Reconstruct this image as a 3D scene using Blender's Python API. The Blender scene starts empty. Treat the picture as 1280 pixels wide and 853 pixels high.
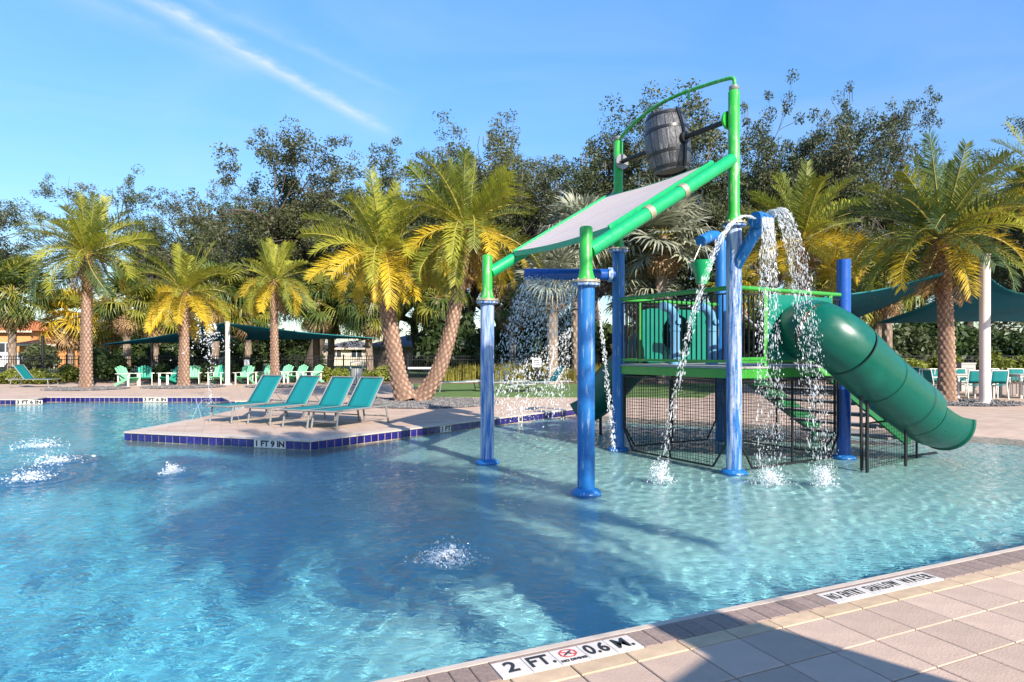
import bpy, math, random
import numpy as np
from mathutils import Vector, Matrix

# ------------------------------------------------------------------ camera, sky, sun, exposure
S = bpy.context.scene
COL = S.collection
F, HX, HY, CH = 815.0, 640.0, 440.0, 1.45      # focal length in photo pixels, principal column, horizon row, eye height
WATER = -0.16
cd = bpy.data.cameras.new('camera')
cam = bpy.data.objects.new('camera', cd)
COL.objects.link(cam)
cam.location = (0, 0, CH)
cam.rotation_euler = (math.radians(90), 0, 0)
cd.sensor_width = 36.0
cd.lens = F / 1280.0 * 36.0
cd.shift_y = (HY - 426.5) / 1280.0
cd.clip_start = 0.05
cd.clip_end = 3000
S.camera = cam

SUN_EL = math.radians(31)
SUN_AZ = math.radians(31)                       # sun stands behind the camera, to its right
L = Vector((-math.sin(SUN_AZ) * math.cos(SUN_EL), math.cos(SUN_AZ) * math.cos(SUN_EL), -math.sin(SUN_EL)))
sl = bpy.data.lights.new('sun', 'SUN')
sl.energy = 5.0
sl.angle = math.radians(0.5)
sl.color = (1.0, 0.91, 0.78)
sl.cycles.is_caustics_light = True
so = bpy.data.objects.new('sun', sl)
so.rotation_euler = L.to_track_quat('-Z', 'Y').to_euler()
COL.objects.link(so)

W = bpy.data.worlds.new('World')
S.world = W
W.use_nodes = True
wt = W.node_tree
bg = wt.nodes['Background']
bg.inputs[1].default_value = 0.10
sky = wt.nodes.new('ShaderNodeTexSky')
sky.sky_type = 'NISHITA'
sky.sun_disc = False
sky.sun_elevation = SUN_EL
sky.sun_rotation = math.pi - SUN_AZ
sky.air_density = 1.0
sky.dust_density = 0.25
sky.ozone_density = 3.0


def wn(kind, **kw):
    n = wt.nodes.new('ShaderNode' + kind)
    for k, v in kw.items():
        setattr(n, k, v)
    return n


def wmath(op, a, b=None, c=None, clamp=False):
    n = wn('Math', operation=op, use_clamp=clamp)
    for i, v in enumerate((a, b, c)):
        if v is None:
            continue
        if isinstance(v, (int, float)):
            n.inputs[i].default_value = v
        else:
            wt.links.new(v, n.inputs[i])
    return n.outputs[0]


hs = wn('HueSaturation')
hs.inputs['Hue'].default_value = 0.503
hs.inputs['Saturation'].default_value = 1.2
hs.inputs['Value'].default_value = 1.1
wt.links.new(sky.outputs[0], hs.inputs['Color'])

tc = wn('TexCoord')
sep = wn('SeparateXYZ')
wt.links.new(tc.outputs['Generated'], sep.inputs[0])
zc = wmath('MAXIMUM', sep.outputs[2], 0.02)
wt.links.new(wmath('ADD', 0.78, wmath('MULTIPLY', wmath('MINIMUM', wmath('MAXIMUM', sep.outputs[2], 0.0), 0.5), 2.0)), hs.inputs['Value'])
U = wmath('DIVIDE', sep.outputs[0], zc)          # the sky as a flat layer of air overhead
V = wmath('DIVIDE', sep.outputs[1], zc)
cmb = wn('CombineXYZ')
wt.links.new(U, cmb.inputs[0])
wt.links.new(V, cmb.inputs[1])
nz = wn('TexNoise')
nz.inputs['Scale'].default_value = 9.0
nz.inputs['Detail'].default_value = 7.0
nz.inputs['Roughness'].default_value = 0.62
wt.links.new(cmb.outputs[0], nz.inputs['Vector'])
nz2 = wn('TexNoise')
nz2.inputs['Scale'].default_value = 1.1
nz2.inputs['Detail'].default_value = 5.0
nz2.inputs['Distortion'].default_value = 1.2
wt.links.new(cmb.outputs[0], nz2.inputs['Vector'])


def trail(p, q, width, strength, wobble):
    dx, dy = q[0] - p[0], q[1] - p[1]
    ln = math.hypot(dx, dy)
    dx, dy = dx / ln, dy / ln
    # signed distance to the line and run along it
    d = wmath('ADD', wmath('MULTIPLY', wmath('SUBTRACT', U, p[0]), -dy), wmath('MULTIPLY', wmath('SUBTRACT', V, p[1]), dx))
    r = wmath('ADD', wmath('MULTIPLY', wmath('SUBTRACT', U, p[0]), dx), wmath('MULTIPLY', wmath('SUBTRACT', V, p[1]), dy))
    d = wmath('ADD', d, wmath('MULTIPLY', wmath('SUBTRACT', nz.outputs[0], 0.5), wobble))
    m = wmath('SUBTRACT', 1.0, wmath('DIVIDE', wmath('ABSOLUTE', d), width), clamp=True)
    m = wmath('POWER', m, 1.4)
    fade = wmath('DIVIDE', wmath('SUBTRACT', ln, r), 0.25 * ln, clamp=True)
    m = wmath('MULTIPLY', m, fade)
    tex = wmath('MULTIPLY_ADD', nz.outputs[0], 1.5, -0.15, clamp=True)
    return wmath('MULTIPLY', wmath('MULTIPLY', m, tex), strength)


t1 = trail((-1.03, 1.86), (-0.54, 3.03), 0.075, 0.85, 0.09)
t2 = trail((-0.80, 1.98), (-0.42, 2.55), 0.05, 0.20, 0.08)
t4 = trail((-1.25, 1.80), (-0.85, 2.42), 0.14, 0.22, 0.16)
haze = wmath('MULTIPLY', wmath('MULTIPLY_ADD', nz2.outputs[0], 1.6, -0.66, clamp=True), 0.22)
cl = wmath('ADD', wmath('ADD', t1, t2), wmath('ADD', t4, haze), clamp=True)
mx = wn('MixRGB')
mx.inputs['Color2'].default_value = (4.6, 5.2, 5.8, 1)
wt.links.new(cl, mx.inputs['Fac'])
wt.links.new(hs.outputs[0], mx.inputs['Color1'])
wt.links.new(mx.outputs[0], bg.inputs[0])

S.render.engine = 'CYCLES'
S.view_settings.view_transform = 'Standard'
S.view_settings.look = 'None'
S.view_settings.gamma = 1.0
S.view_settings.exposure = 0.88
S.view_settings.use_curve_mapping = False
cy = S.cycles
cy.use_denoising = True
cy.max_bounces = 10
cy.diffuse_bounces = 3
cy.glossy_bounces = 4
cy.transmission_bounces = 6
cy.transparent_max_bounces = 16
cy.caustics_refractive = True
cy.caustics_reflective = False
cy.sample_clamp_indirect = 6.0

rng = np.random.default_rng(11)
random.seed(11)
PI = math.pi


# ------------------------------------------------------------------ helpers: pixels to places
def g(px, py, z=0.0):
    """the point at height z that the photograph shows at (px, py)"""
    Y = F * (CH - z) / (py - HY)
    return Vector(((px - HX) / F * Y, Y, z))


def at(px, py, Y):
    return Vector(((px - HX) / F * Y, Y, CH + (HY - py) / F * Y))


# ------------------------------------------------------------------ helpers: materials
MATS = {}


def mat(name, col, rough=0.6, metal=0.0, spec=0.5, var=0.0, vscale=6.0, bump=0.0, bscale=40.0, col2=None, mix=None,
        stretch=(1, 1, 1), trans=0.0, coat=0.0, detail=4.0, attr=None, objvar=0.0):
    """principled material; var = value jitter by noise; col2/mix = second colour by noise threshold (lo, hi)"""
    if name in MATS:
        return MATS[name]
    m = bpy.data.materials.new(name)
    m.use_nodes = True
    nt = m.node_tree
    p = nt.nodes['Principled BSDF']
    out = nt.nodes['Material Output']
    p.inputs['Roughness'].default_value = rough
    p.inputs['Metallic'].default_value = metal
    p.inputs['Specular IOR Level'].default_value = spec
    p.inputs['Coat Weight'].default_value = coat
    tcn = nt.nodes.new('ShaderNodeTexCoord')
    mp = nt.nodes.new('ShaderNodeMapping')
    mp.inputs['Scale'].default_value = stretch
    nt.links.new(tcn.outputs['Object'], mp.inputs[0])
    c = nt.nodes.new('ShaderNodeRGB')
    c.outputs[0].default_value = (*col, 1)
    cur = c.outputs[0]

    def noise(scale, det):
        n = nt.nodes.new('ShaderNodeTexNoise')
        n.inputs['Scale'].default_value = scale
        n.inputs['Detail'].default_value = det
        n.inputs['Roughness'].default_value = 0.6
        nt.links.new(mp.outputs[0], n.inputs['Vector'])
        return n.outputs[0]

    if col2 is not None:
        if attr:
            a = nt.nodes.new('ShaderNodeAttribute')
            a.attribute_name = attr
            src = a.outputs['Fac']
        else:
            src = noise(vscale * 0.7, detail)
        mr = nt.nodes.new('ShaderNodeMapRange')
        mr.inputs['From Min'].default_value, mr.inputs['From Max'].default_value = mix or (0.45, 0.6)
        nt.links.new(src, mr.inputs['Value'])
        mm = nt.nodes.new('ShaderNodeMixRGB')
        nt.links.new(mr.outputs[0], mm.inputs['Fac'])
        nt.links.new(cur, mm.inputs['Color1'])
        mm.inputs['Color2'].default_value = (*col2, 1)
        cur = mm.outputs[0]
    if var or objvar:
        h = nt.nodes.new('ShaderNodeHueSaturation')
        nt.links.new(cur, h.inputs['Color'])
        val = None
        if var:
            mr = nt.nodes.new('ShaderNodeMapRange')
            mr.inputs['From Min'].default_value, mr.inputs['From Max'].default_value = 0.25, 0.75
            mr.inputs['To Min'].default_value, mr.inputs['To Max'].default_value = 1 - var, 1 + var
            nt.links.new(noise(vscale, detail), mr.inputs['Value'])
            val = mr.outputs[0]
        if objvar:
            oi = nt.nodes.new('ShaderNodeObjectInfo')
            mr2 = nt.nodes.new('ShaderNodeMapRange')
            mr2.inputs['To Min'].default_value, mr2.inputs['To Max'].default_value = 1 - objvar, 1 + objvar
            nt.links.new(oi.outputs['Random'], mr2.inputs['Value'])
            if val is None:
                val = mr2.outputs[0]
            else:
                mu = nt.nodes.new('ShaderNodeMath')
                mu.operation = 'MULTIPLY'
                nt.links.new(val, mu.inputs[0])
                nt.links.new(mr2.outputs[0], mu.inputs[1])
                val = mu.outputs[0]
        nt.links.new(val, h.inputs['Value'])
        cur = h.outputs[0]
    nt.links.new(cur, p.inputs['Base Color'])
    if var:
        mr = nt.nodes.new('ShaderNodeMapRange')
        mr.inputs['From Min'].default_value, mr.inputs['From Max'].default_value = 0.3, 0.7
        mr.inputs['To Min'].default_value, mr.inputs['To Max'].default_value = max(rough - 0.1, 0.05), min(rough + 0.18, 1.0)
        nt.links.new(noise(vscale * 1.7 + 0.3, 6), mr.inputs['Value'])
        nt.links.new(mr.outputs[0], p.inputs['Roughness'])
    if bump:
        b = nt.nodes.new('ShaderNodeBump')
        b.inputs['Strength'].default_value = bump
        b.inputs['Distance'].default_value = 0.02
        nt.links.new(noise(bscale, 4), b.inputs['Height'])
        nt.links.new(b.outputs[0], p.inputs['Normal'])
    if trans:
        tl = nt.nodes.new('ShaderNodeBsdfTranslucent')
        nt.links.new(cur, tl.inputs['Color'])
        ms = nt.nodes.new('ShaderNodeMixShader')
        ms.inputs[0].default_value = trans
        nt.links.new(p.outputs[0], ms.inputs[1])
        nt.links.new(tl.outputs[0], ms.inputs[2])
        nt.links.new(ms.outputs[0], out.inputs['Surface'])
    MATS[name] = m
    return m


# ------------------------------------------------------------------ helpers: meshes
class MB:
    """collects shapes; build() links them as one mesh object"""

    def __init__(self):
        self.v, self.f, self.mi, self.cur, self.n = [], [], [], 0, 0

    def add(self, vs, fs):
        base = self.n
        self.v.append(np.asarray(vs, dtype=float).reshape(-1, 3))
        self.n += len(self.v[-1])
        for f in fs:
            self.f.append(tuple(int(i) + base for i in f))
            self.mi.append(self.cur)
        return self

    def box(self, lo, hi):
        x0, y0, z0 = lo
        x1, y1, z1 = hi
        v = [(x0, y0, z0), (x1, y0, z0), (x1, y1, z0), (x0, y1, z0), (x0, y0, z1), (x1, y0, z1), (x1, y1, z1), (x0, y1, z1)]
        return self.add(v, [(3, 2, 1, 0), (4, 5, 6, 7), (0, 1, 5, 4), (1, 2, 6, 5), (2, 3, 7, 6), (3, 0, 4, 7)])

    def bar(self, a, b, w, h, up=(0, 0, 1)):
        a, b = Vector(a), Vector(b)
        d = (b - a).normalized()
        s = d.cross(Vector(up))
        if s.length < 1e-4:
            s = d.cross(Vector((1, 0, 0)))
        s.normalize()
        u = s.cross(d)
        v = []
        for p in (a, b):
            for i, j in ((-1, -1), (1, -1), (1, 1), (-1, 1)):
                v.append(p + s * (w / 2 * i) + u * (h / 2 * j))
        return self.add(v, [(0, 1, 2, 3), (7, 6, 5, 4), (1, 0, 4, 5), (2, 1, 5, 6), (3, 2, 6, 7), (0, 3, 7, 4)])

    def tube(self, pts, r, n=12, caps=True):
        pts = [Vector(p) for p in pts]
        k = len(pts)
        rs = list(r) if hasattr(r, '__len__') else [r] * k
        tang = []
        for i in range(k):
            a, b = pts[max(i - 1, 0)], pts[min(i + 1, k - 1)]
            tang.append((b - a).normalized())
        ref = Vector((0, 0, 1)) if abs(tang[0].z) < 0.9 else Vector((1, 0, 0))
        s = tang[0].cross(ref).normalized()
        v, f = [], []
        for i in range(k):
            t = tang[i]
            s = (s - t * s.dot(t)).normalized()
            u = t.cross(s)
            for j in range(n):
                a = 2 * PI * j / n
                v.append(pts[i] + s * (math.cos(a) * rs[i]) + u * (math.sin(a) * rs[i]))
        for i in range(k - 1):
            for j in range(n):
                f.append((i * n + j, i * n + (j + 1) % n, (i + 1) * n + (j + 1) % n, (i + 1) * n + j))
        if caps:
            f.append(tuple(reversed(range(n))))
            f.append(tuple((k - 1) * n + j for j in range(n)))
        return self.add(v, f)

    def lathe(self, prof, n=24, o=(0, 0, 0), caps=True):
        o = Vector(o)
        v, f = [], []
        for r, z in prof:
            for j in range(n):
                a = 2 * PI * j / n
                v.append(o + Vector((math.cos(a) * r, math.sin(a) * r, z)))
        k = len(prof)
        for i in range(k - 1):
            for j in range(n):
                f.append((i * n + j, i * n + (j + 1) % n, (i + 1) * n + (j + 1) % n, (i + 1) * n + j))
        if caps:
            f.append(tuple(reversed(range(n))))
            f.append(tuple((k - 1) * n + j for j in range(n)))
        return self.add(v, f)

    def prism(self, poly, z0, z1):
        n = len(poly)
        v = [(p[0], p[1], z0) for p in poly] + [(p[0], p[1], z1) for p in poly]
        f = [tuple(reversed(range(n))), tuple(range(n, 2 * n))]
        for i in range(n):
            j = (i + 1) % n
            f.append((i, j, n + j, n + i))
        return self.add(v, f)

    def sheet(self, fn, nu, nv, thick=0.0):
        v = [fn(i / nu, j / nv) for j in range(nv + 1) for i in range(nu + 1)]
        f = [(j * (nu + 1) + i, j * (nu + 1) + i + 1, (j + 1) * (nu + 1) + i + 1, (j + 1) * (nu + 1) + i) for j in range(nv) for i in range(nu)]
        if thick:
            m = len(v)
            v2 = [Vector(p) - Vector((0, 0, thick)) for p in v]
            f2 = [tuple(reversed([i + m for i in q])) for q in f]
            ring = [i for i in range(nu)] + [nu + j * (nu + 1) for j in range(nv)] + [nv * (nu + 1) + nu - i for i in range(nu)] + [(nv - j) * (nu + 1) for j in range(nv)]
            f3 = [(ring[k], ring[k] + m, ring[(k + 1) % len(ring)] + m, ring[(k + 1) % len(ring)]) for k in range(len(ring))]
            return self.add(list(v) + v2, f + f2 + f3)
        return self.add(v, f)

    def mesh(self, name, mats, smooth=False):
        me = bpy.data.meshes.new(name)
        vs = np.concatenate(self.v) if self.v else np.zeros((0, 3))
        me.from_pydata(vs.tolist(), [], self.f)
        for m in (mats if isinstance(mats, (list, tuple)) else [mats]):
            me.materials.append(m)
        if any(self.mi):
            me.polygons.foreach_set('material_index', self.mi)
        if smooth:
            me.polygons.foreach_set('use_smooth', [True] * len(self.f))
            if smooth != 'all':
                me.set_sharp_from_angle(angle=math.radians(40))
        me.update()
        return me

    def build(self, name, mats, parent=None, smooth=False, local=False):
        me = self.mesh(name, mats, smooth)
        o = bpy.data.objects.new(name, me)
        COL.objects.link(o)
        if parent is not None:
            o.parent = parent
            if not local:                      # vertices were given in world coordinates, the parents only translate
                off = Vector((0, 0, 0))
                q = parent
                while q is not None:
                    off += q.location
                    q = q.parent
                me.transform(Matrix.Translation(-off))
        return o


def link(name, me, parent=None, loc=(0, 0, 0), rot=(0, 0, 0), scale=(1, 1, 1)):
    o = bpy.data.objects.new(name, me)
    COL.objects.link(o)
    o.parent = parent
    o.location, o.rotation_euler, o.scale = loc, rot, scale
    return o


def tag(o, label=None, cat=None, group=None, kind=None):
    if label:
        o['label'] = label
    if cat:
        o['category'] = cat
    if group:
        o['group'] = group
    if kind:
        o['kind'] = kind
    return o


def thing(name, label, cat, loc=(0, 0, 0), rz=0.0, group=None):
    o = bpy.data.objects.new(name, None)
    o.empty_display_size = 0.1
    COL.objects.link(o)
    o.location = loc
    o.rotation_euler = (0, 0, rz)
    return tag(o, label, cat, group)


def copy_tree(o, parent=None):
    c = o.copy()
    COL.objects.link(c)
    c.parent = parent
    for ch in list(o.children):
        copy_tree(ch, c)
    return c


def text_mesh(body, size, m, bold=0.0, ext=0.0015, space=1.0):
    cu = bpy.data.curves.new('lettering', 'FONT')
    cu.body = body
    cu.size = size
    cu.align_x = 'CENTER'
    cu.align_y = 'CENTER'
    cu.offset = bold
    cu.space_character = space
    cu.extrude = ext
    cu.resolution_u = 3
    tmp = bpy.data.objects.new('lettering', cu)
    COL.objects.link(tmp)
    dg = bpy.context.evaluated_depsgraph_get()
    me = bpy.data.meshes.new_from_object(tmp.evaluated_get(dg))
    bpy.data.objects.remove(tmp)
    me.materials.clear()
    me.materials.append(m)
    return me


def smoothstep(x):
    x = np.clip(x, 0, 1)
    return x * x * (3 - 2 * x)


def spline(pts, n):
    """Catmull-Rom through pts"""
    P = [Vector(p) for p in pts]
    P = [P[0] * 2 - P[1]] + P + [P[-1] * 2 - P[-2]]
    out = []
    segs = len(P) - 3
    for k in range(n + 1):
        t = k / n * segs
        i = min(int(t), segs - 1)
        u = t - i
        a, b, c, d = P[i:i + 4]
        out.append(0.5 * ((2 * b) + (c - a) * u + (2 * a - 5 * b + 4 * c - d) * u * u + (3 * b - a - 3 * c + d) * u ** 3))
    return out


# ------------------------------------------------------------------ materials
def paver_mat(name, base, joint, size, angle):
    m = mat(name, base, rough=0.75, var=0.12, vscale=2.5, bump=0.15, bscale=60)
    nt = m.node_tree
    p = nt.nodes['Principled BSDF']
    src = p.inputs['Base Color'].links[0].from_socket
    tcn = nt.nodes.new('ShaderNodeTexCoord')
    mp = nt.nodes.new('ShaderNodeMapping')
    mp.inputs['Rotation'].default_value = (0, 0, angle)
    mp.inputs['Scale'].default_value = (1 / size, 1 / size, 1 / size)
    nt.links.new(tcn.outputs['Object'], mp.inputs[0])
    br = nt.nodes.new('ShaderNodeTexBrick')
    br.offset = 0.0
    br.inputs['Scale'].default_value = 1.0
    br.inputs['Brick Width'].default_value = 1.0
    br.inputs['Row Height'].default_value = 1.0
    br.inputs['Mortar Size'].default_value = 0.02
    br.inputs['Color1'].default_value = (1.0, 1.0, 1.0, 1)
    br.inputs['Color2'].default_value = (0.86, 0.84, 0.82, 1)
    br.inputs['Mortar'].default_value = (*[j / b for j, b in zip(joint, base)], 1)
    nt.links.new(mp.outputs[0], br.inputs['Vector'])
    mu = nt.nodes.new('ShaderNodeMixRGB')
    mu.blend_type = 'MULTIPLY'
    mu.inputs['Fac'].default_value = 1.0
    nt.links.new(src, mu.inputs['Color1'])
    nt.links.new(br.outputs['Color'], mu.inputs['Color2'])
    nt.links.new(mu.outputs[0], p.inputs['Base Color'])
    return m


M_deck = paver_mat('deck_pavers', (0.52, 0.385, 0.30), (0.38, 0.27, 0.21), 0.306, -0.42)
M_paver = mat('paver_travertine', (0.49, 0.355, 0.275), 0.75, var=0.13, vscale=4, bump=0.22, bscale=70, objvar=0.12, col2=(0.37, 0.265, 0.20), mix=(0.55, 0.8), detail=8)
M_tan = mat('paver_tan', (0.50, 0.36, 0.235), 0.8, var=0.18, vscale=9, bump=0.15, bscale=90, objvar=0.08)
M_brick = mat('coping_brick', (0.27, 0.195, 0.165), 0.85, var=0.3, vscale=40, bump=0.35, bscale=120, objvar=0.10, detail=6)
M_grout = mat('pale_grout', (0.52, 0.40, 0.32), 0.9, var=0.3, vscale=7)
M_edge = mat('pool_edge', (0.50, 0.42, 0.35), 0.6, var=0.12, vscale=8)
M_white = mat('white_tile', (0.64, 0.58, 0.52), 0.3, var=0.12, vscale=9)
M_black = mat('black_ink', (0.025, 0.024, 0.026), 0.4)
M_red = mat('red_ink', (0.55, 0.03, 0.04), 0.4)
M_bluetile = mat('cobalt_tile', (0.013, 0.011, 0.115), 0.12, var=0.3, vscale=14, objvar=0.3, coat=0.4)
M_plaster_tint = mat('pool_plaster_depth_tint', (0.58, 0.70, 0.62), 0.7, var=0.07, vscale=1.2, attr='deep', col2=(0.19, 0.60, 0.70), mix=(0.08, 0.62))
M_turf = mat('turf', (0.10, 0.17, 0.04), 0.9, var=0.25, vscale=3, bump=0.6, bscale=160)
M_lawn = mat('lawn', (0.09, 0.14, 0.04), 0.9, var=0.3, vscale=0.8, bump=0.4, bscale=80)
M_soil = mat('mulch', (0.13, 0.09, 0.065), 0.95, var=0.4, vscale=12, bump=0.6, bscale=60)
M_stone = mat('gravel_stone', (0.11, 0.105, 0.105), 0.8, var=0.4, vscale=9, col2=(0.22, 0.20, 0.19), mix=(0.5, 0.6))
M_blue = mat('blue_paint', (0.006, 0.125, 0.38), 0.42, var=0.12, vscale=5, col2=(0.42, 0.50, 0.62), mix=(0.58, 0.74), stretch=(7, 7, 0.8), coat=0.1, detail=7)
M_bluechalk = mat('blue_paint_chalky', (0.012, 0.13, 0.42), 0.4, var=0.12, vscale=5, col2=(0.50, 0.53, 0.60), mix=(0.42, 0.62), stretch=(7, 7, 0.5), coat=0.08, detail=7)
M_bluedark = mat('blue_paint_clean', (0.006, 0.075, 0.36), 0.3, var=0.08, vscale=5, coat=0.3)
M_green = mat('green_paint', (0.025, 0.36, 0.035), 0.35, var=0.12, vscale=6, col2=(0.36, 0.50, 0.28), mix=(0.54, 0.74), stretch=(4, 4, 0.7), coat=0.2)
M_emerald = mat('emerald_paint', (0.006, 0.33, 0.11), 0.3, var=0.08, vscale=6, coat=0.3, col2=(0.25, 0.6, 0.4), mix=(0.68, 0.8))
M_rail = mat('rail_green', (0.04, 0.27, 0.03), 0.35, var=0.1, vscale=7, coat=0.2)
M_slide = mat('slide_fibreglass', (0.0, 0.085, 0.052), 0.34, var=0.06, vscale=3, coat=0.12, col2=(0.004, 0.125, 0.078), mix=(0.55, 0.8), bump=0.03, bscale=4)
M_stringer = mat('stringer_green', (0.010, 0.13, 0.035), 0.4, var=0.1)
M_slidepan = mat('slide_panel', (0.002, 0.17, 0.115), 0.35, var=0.05, vscale=3)
M_seam = mat('dark_rubber', (0.01, 0.02, 0.02), 0.6)
M_canopy = mat('canopy_white', (0.60, 0.50, 0.46), 0.6, var=0.06, vscale=3, stretch=(1, 1, 1))
M_blackmetal = mat('black_metal', (0.012, 0.012, 0.013), 0.45, spec=0.4)
M_wood = mat('barrel_grey', (0.055, 0.058, 0.066), 0.38, var=0.35, vscale=6, stretch=(5, 5, 0.7), bump=0.5, bscale=14, col2=(0.17, 0.17, 0.18), mix=(0.52, 0.72), coat=0.15, objvar=0.3)
M_hoop = mat('barrel_hoop', (0.015, 0.015, 0.017), 0.35)
M_steel = mat('flange_steel', (0.42, 0.36, 0.25), 0.45, metal=0.5, var=0.25, vscale=20)
M_lightblue = mat('cannon_blue', (0.13, 0.32, 0.52), 0.3, var=0.1, vscale=8, coat=0.2)
M_deckplate = mat('deck_plate', (0.30, 0.29, 0.28), 0.7, var=0.1, vscale=8)
M_tread = mat('stair_tread', (0.24, 0.22, 0.21), 0.8, var=0.15, vscale=10)
M_sling = mat('teal_sling', (0.0, 0.20, 0.21), 0.75, var=0.04, vscale=20, bump=0.15, bscale=300, trans=0.15)
M_alu = mat('grey_frame', (0.27, 0.265, 0.25), 0.4, metal=0.3, var=0.05)
M_whiteframe = mat('white_frame', (0.72, 0.70, 0.66), 0.45, var=0.05)
M_mint = mat('mint_slats', (0.20, 0.58, 0.32), 0.55, var=0.06)
M_jade = mat('jade_slats', (0.02, 0.30, 0.20), 0.55, var=0.06)
M_cream = mat('cream_slats', (0.76, 0.74, 0.66), 0.55, var=0.05)
M_sail = mat('teal_sail', (0.002, 0.17, 0.235), 0.85, var=0.08, vscale=1.2, trans=0.42)
M_sailhem = mat('sail_hem', (0.01, 0.17, 0.19), 0.7)
M_post = mat('cream_post', (0.70, 0.60, 0.55), 0.5, var=0.05, vscale=3)
M_trunk = mat('date_palm_trunk', (0.16, 0.092, 0.06), 0.9, attr='scar', col2=(0.42, 0.275, 0.20), mix=(0.1, 0.75), var=0.5, vscale=16, bump=0.4, bscale=40)
M_trunk2 = mat('sabal_trunk', (0.20, 0.15, 0.11), 0.9, attr='scar', col2=(0.44, 0.32, 0.25), mix=(0.3, 0.9), var=0.25, vscale=9, bump=0.4, bscale=40)
M_boot = mat('leaf_boot', (0.30, 0.17, 0.08), 0.9, var=0.3, vscale=12)
FROND = [mat('frond_green', (0.20, 0.235, 0.034), 0.45, var=0.22, vscale=3, trans=0.35, objvar=0.2),
         mat('frond_lime', (0.36, 0.36, 0.038), 0.45, var=0.2, vscale=3, trans=0.35, objvar=0.2),
         mat('frond_gold', (0.56, 0.40, 0.025), 0.5, var=0.2, vscale=3, trans=0.35, objvar=0.2),
         mat('frond_dark', (0.075, 0.125, 0.040), 0.4, var=0.22, vscale=3, trans=0.25, objvar=0.2)]
M_rachis = mat('frond_stem', (0.34, 0.28, 0.06), 0.5)
FAN = [mat('fan_green', (0.085, 0.125, 0.028), 0.4, var=0.25, vscale=3, trans=0.3, objvar=0.25),
       mat('fan_lime', (0.24, 0.24, 0.035), 0.45, var=0.2, vscale=3, trans=0.3, objvar=0.2),
       mat('fan_yellow', (0.55, 0.38, 0.025), 0.5, var=0.2, vscale=3, trans=0.3, objvar=0.2),
       mat('fan_silver', (0.30, 0.31, 0.22), 0.5, var=0.15, vscale=3, trans=0.2, objvar=0.2),
       mat('fan_dead', (0.36, 0.23, 0.12), 0.9, var=0.25, vscale=3, trans=0.2, objvar=0.25)]
M_oakbark = mat('oak_bark', (0.085, 0.066, 0.052), 0.95, var=0.35, vscale=3, bump=0.8, bscale=9)
M_oakleaf = mat('oak_leaf', (0.072, 0.092, 0.032), 0.55, var=0.35, vscale=0.5, trans=0.25, col2=(0.115, 0.11, 0.05), mix=(0.5, 0.68), objvar=0.15)
M_oakleaf2 = mat('oak_leaf_olive', (0.092, 0.102, 0.038), 0.55, var=0.3, vscale=0.5, trans=0.25, objvar=0.15)
M_moss = mat('spanish_moss', (0.20, 0.165, 0.125), 0.95, var=0.3, vscale=1.0, trans=0.3)
M_bush = mat('shrub_leaf', (0.050, 0.085, 0.022), 0.5, var=0.4, vscale=0.8, trans=0.25, objvar=0.25)
M_bushlime = mat('shrub_leaf_lime', (0.20, 0.23, 0.030), 0.5, var=0.3, vscale=1.5, trans=0.3, objvar=0.2)
M_blade = mat('grass_blade', (0.30, 0.27, 0.05), 0.6, var=0.25, vscale=3, trans=0.3, objvar=0.25)
M_orange = mat('orange_stucco', (0.72, 0.30, 0.11), 0.9, var=0.08, vscale=2)
M_beige = mat('beige_stucco', (0.62, 0.50, 0.40), 0.9, var=0.06, vscale=1)
M_cream2 = mat('cream_stucco', (0.68, 0.60, 0.48), 0.9, var=0.06, vscale=1)
M_tileroof = mat('clay_roof', (0.55, 0.17, 0.05), 0.85, var=0.25, vscale=4)
M_greyroof = mat('grey_roof', (0.13, 0.125, 0.13), 0.9, var=0.2, vscale=4)
M_glass = mat('window_glass', (0.03, 0.04, 0.05), 0.08, spec=0.8)
M_carwhite = mat('car_white', (0.75, 0.75, 0.74), 0.25, coat=0.6)
M_tyre = mat('tyre', (0.02, 0.02, 0.02), 0.8)
M_bin = mat('bin_grey', (0.36, 0.36, 0.35), 0.5, metal=0.3)
M_sign = mat('sign_white', (0.74, 0.74, 0.74), 0.5)
M_table = mat('table_white', (0.55, 0.54, 0.52), 0.5)


def water_drop_mat(name='water_drops', clear=0.55):
    m = bpy.data.materials.new(name)
    m.use_nodes = True
    nt = m.node_tree
    p = nt.nodes['Principled BSDF']
    p.inputs['Base Color'].default_value = (0.86, 0.88, 0.90, 1)
    p.inputs['Roughness'].default_value = 0.15
    p.inputs['Specular IOR Level'].default_value = 0.8
    tr = nt.nodes.new('ShaderNodeBsdfTransparent')
    ms = nt.nodes.new('ShaderNodeMixShader')
    ms.inputs[0].default_value = clear
    nt.links.new(p.outputs[0], ms.inputs[1])
    nt.links.new(tr.outputs[0], ms.inputs[2])
    nt.links.new(ms.outputs[0], nt.nodes['Material Output'].inputs['Surface'])
    return m


M_drop = water_drop_mat('water_drops', 0.60)
M_strand = water_drop_mat('water_strand', 0.88)


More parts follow.
